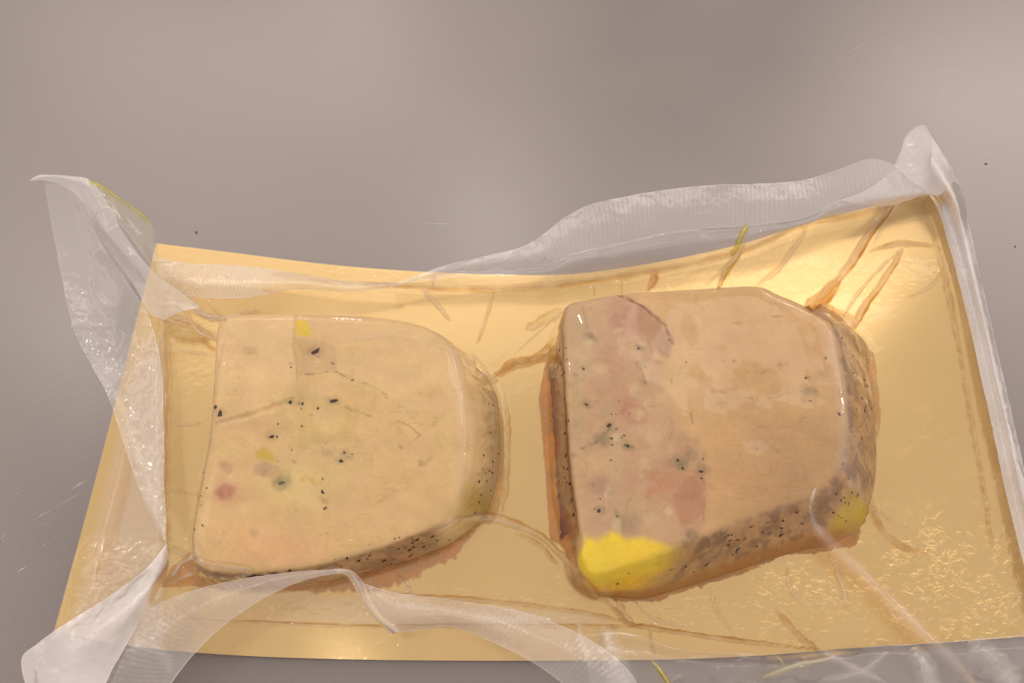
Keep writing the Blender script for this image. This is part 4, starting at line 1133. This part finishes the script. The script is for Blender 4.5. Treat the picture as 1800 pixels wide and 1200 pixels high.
# --- lower border
sheet('corner_fold', [[(294, 955, 1.7), (252, 1000, 2.2), (200, 1040, 2.4), (130, 1085, 2.5), (66, 1130, 2.4), (38, 1162, 2.2), (55, 1230, 1.8)],
                      [(295, 985, 1.7), (266, 1025, 2.5), (226, 1068, 2.8), (178, 1110, 2.8), (130, 1150, 2.7), (105, 1185, 2.4), (105, 1240, 2.0)],
                      [(290, 1010, 1.5), (270, 1050, 2.1), (245, 1090, 2.3), (222, 1130, 2.3), (200, 1170, 2.2), (185, 1205, 2.1), (175, 1245, 1.9)]],
      200, 70, 0.68, 0, 1, 0.0013, 10, label='milky folded corner at the lower left', edge=0.12)
sheet('seal_band', [[(90, 1240, 1.8), (160, 1165, 2.0), (230, 1090, 2.1), (310, 1047, 2.1), (400, 1022, 2.2), (500, 1006, 2.3), (600, 999, 2.3)],
                    [(180, 1250, 1.8), (230, 1180, 2.1), (285, 1120, 2.3), (350, 1072, 2.4), (430, 1038, 2.4), (515, 1012, 2.4), (606, 1001, 2.3)],
                    [(275, 1240, 1.6), (312, 1185, 1.8), (350, 1140, 2.0), (398, 1095, 2.1), (460, 1053, 2.2), (530, 1021, 2.3), (612, 1004, 2.3)]],
      520, 90, 0.30, 0.00010, 0.0014, 0.0006, 11, rib_range=(0.05, 0.72), label='ribbed band rising over the lower left board edge')
sheet('folded_lip', [[(588, 1000, 2.3), (615, 1001, 2.4), (637, 1020, 2.4), (652, 1052, 2.2), (672, 1082, 1.9), (704, 1106, 1.6)],
                     [(592, 1004, 2.3), (612, 1006, 2.5), (629, 1026, 2.6), (645, 1058, 2.4), (666, 1087, 2.1), (698, 1110, 1.7)],
                     [(596, 1008, 2.2), (609, 1011, 2.3), (622, 1030, 2.3), (639, 1064, 2.1), (662, 1092, 1.8), (692, 1114, 1.5)]],
      90, 14, 0.42, 0, 1, 0.0001, 12, label='narrow bright twist in the lower seal band', edge=0.1)
sheet('seal_band', [[(632, 1022, 2.2), (690, 1040, 2.0), (790, 1053, 1.9), (900, 1070, 1.9), (980, 1096, 2.0), (1050, 1132, 2.1), (1105, 1178, 2.1), (1140, 1235, 2.0)],
                    [(648, 1055, 2.1), (700, 1074, 2.1), (790, 1077, 2.2), (880, 1098, 2.2), (956, 1128, 2.3), (1018, 1166, 2.3), (1060, 1204, 2.2), (1085, 1250, 2.1)],
                    [(666, 1085, 1.8), (704, 1110, 1.6), (790, 1101, 1.7), (862, 1126, 1.8), (932, 1161, 1.9), (988, 1200, 1.9), (1020, 1235, 1.8), (1040, 1265, 1.8)]],
      620, 90, 0.25, 0.00011, 0.0012, 0.0005, 13, rib_range=(0.1, 0.98), label='ribbed band crossing the front board edge')
sheet('crumpled_skirt', [[(1010, 1118, 1.1), (1100, 1112, 0.9), (1200, 1140, 0.7), (1330, 1148, 0.7), (1440, 1143, 0.9), (1560, 1134, 1.1), (1700, 1124, 1.3), (1870, 1108, 1.6)],
                         [(1030, 1160, 1.3), (1110, 1160, 1.2), (1210, 1172, 0.9), (1330, 1176, 1.0), (1440, 1168, 1.3), (1560, 1162, 1.2), (1700, 1158, 1.5), (1870, 1150, 1.6)],
                         [(1040, 1240, 0.4), (1120, 1240, 0.4), (1220, 1240, 0.4), (1340, 1240, 0.4), (1450, 1240, 0.4), (1570, 1240, 0.4), (1710, 1240, 0.4), (1880, 1240, 0.4)]],
      520, 110, 0.16, 0, 1, 0.0018, 14, crump=0.0016, label='crumpled glossy film below the front right board edge')


def crease(pts, wd, h, mk, col=(255, 255, 255), label=None, seed=0):
    """a narrow folded ridge of doubled film standing off the sheet; points are (u, v, base height in cm)"""
    p = np.array(pts, float)
    c = catmull(p, 14 * len(p)) if len(p) > 2 else catmull(p, 30)
    tg = np.gradient(c[:, :2], axis=0); tg /= np.linalg.norm(tg, axis=1)[:, None] + 1e-9
    nr = np.stack([-tg[:, 1], tg[:, 0]], -1)
    t = np.linspace(0, 1, len(c)); wv = wd * np.clip(np.minimum(t, 1 - t) * 6 + 0.25, 0, 1) * (1 + 0.5 * fbm(t * 9, t * 0 + seed, 3, seed))
    rails = []
    for f, hh in ((-1.5, 0), (-0.7, 0.25), (0, 0.5), (0.7, 0.2), (1.5, 0)):
        q = c.copy(); q[:, :2] += nr * (f * wv)[:, None]; q[:, 2] += hh * h
        rails.append(q)
    rails = np.array(rails)
    P3 = unproj(rails[..., 0], rails[..., 1], rails[..., 2] / 100)
    nvv, nuu = P3.shape[:2]
    m = np.repeat(np.array([0.0, 0.8, 1.35, 0.5, 0.0]) * mk, nuu) * np.tile(0.75 + 1.0 * fbm(t * 12, t * 0 + seed + 3, 3, seed) + 0.25, nvv)
    o = mesh_obj('crease', P3.reshape(-1, 3), grid_faces(nvv, nuu), FILM,
                 attrs={'milk': ('FLOAT', np.clip(m, 0, 0.9)), 'tint': ('FLOAT_COLOR', np.tile(s2l(*col), (nvv * nuu, 1)))})
    rel(o, bag)
    if label: o['label'] = label
    return o


crease([(1430, 870, 1.6), (1430, 915, 1.3), (1470, 965, 1.1), (1520, 1012, 1.0), (1575, 1065, 1.0), (1625, 1115, 1.1), (1680, 1165, 1.2), (1730, 1225, 1.2)], 9, 0.2, 0.17,
       (255, 246, 236), 'long pale diagonal crease running off the lower right', 1)
crease([(1066, 1098, 1.0), (1070, 1130, 1.2), (1082, 1170, 1.3), (1100, 1225, 1.2)], 16, 0.5, 0.26, label='broad white crease at the front board edge', seed=2)
crease([(1020, 1092, 0.9), (1020, 1120, 1.1), (1034, 1165, 1.2)], 8, 0.4, 0.18, seed=3)
crease([(1440, 1142, 0.8), (1470, 1158, 1.0), (1510, 1178, 1.0), (1560, 1200, 0.9)], 6, 0.3, 0.22, seed=4)
crease([(1560, 1145, 0.9), (1530, 1168, 1.1), (1505, 1182, 1.0), (1440, 1195, 0.9)], 6, 0.3, 0.20, seed=5)
crease([(1145, 1160, 0.9), (1162, 1180, 1.0), (1190, 1225, 1.0)], 3, 0.2, 0.5, (240, 228, 110), 'thin yellow fat filled crease', 6)
crease([(1340, 1190, 0.8), (1400, 1168, 0.9), (1450, 1158, 0.9), (1470, 1152, 0.9)], 4, 0.2, 0.40, (253, 246, 200), seed=7)
crease([(1600, 1140, 1.0), (1625, 1170, 1.2), (1640, 1230, 1.2)], 14, 0.5, 0.24, seed=8)
crease([(1700, 1130, 1.0), (1745, 1160, 1.2), (1790, 1215, 1.2)], 16, 0.5, 0.22, seed=9)
crease([(155, 317, 3.45), (182, 330, 3.3), (212, 351, 3.1), (245, 374, 2.8), (268, 396, 2.5)], 1.8, 0.1, 0.45, (244, 238, 140), 'yellow fat line along the upper left lip', 10)
crease([(1315, 394, 1.9), (1304, 412, 1.8), (1296, 432, 1.5), (1284, 452, 1.2)], 3.5, 0.2, 0.45, (240, 230, 130), 'yellow fat line rising over the upper board edge', 11)
crease([(225, 1130, 2.1), (280, 1145, 2.0), (300, 1180, 1.9)], 10, 0.2, 0.16, seed=12)
crease([(245, 505, 1.7), (265, 540, 1.5), (283, 558, 1.4), (330, 572, 1.1), (350, 580, 1.0)], 3, 0.15, 0.4, (255, 240, 215), seed=13)
crease([(262, 515, 1.8), (285, 510, 1.8), (306, 516, 1.7), (325, 545, 1.4), (345, 580, 1.1), (382, 600, 1.0)], 3, 0.15, 0.35, (255, 238, 205), seed=14)
crease([(228, 752, 0.8), (206, 850, 0.75), (176, 960, 0.8), (155, 1062, 1.0)], 4, 0.12, 0.24, (255, 240, 215), seed=15)

# ------------------------------------------------------------------ crumbs on the table
def crumb(u, v, s, label, k):
    me = fleck_mesh(100 + k * 4)
    c = unproj(u, v, 0.0002)
    o = bpy.data.objects.new('crumb', me); COL.objects.link(o)
    o.location = c.tolist(); o.scale = (s, s * 0.6, s * 0.35); o.rotation_euler = (0, 0, k * 1.3)
    tag(o, label, 'crumb', 'specks on the worktop')


crumb(345, 408, 0.0005, 'tiny dark speck on the worktop above the upper left board edge', 1)
crumb(1734, 288, 0.0006, 'tiny dark speck on the worktop right of the raised bag corner', 2)
crumb(1785, 433, 0.0004, 'faint speck on the worktop at the right picture edge', 3)
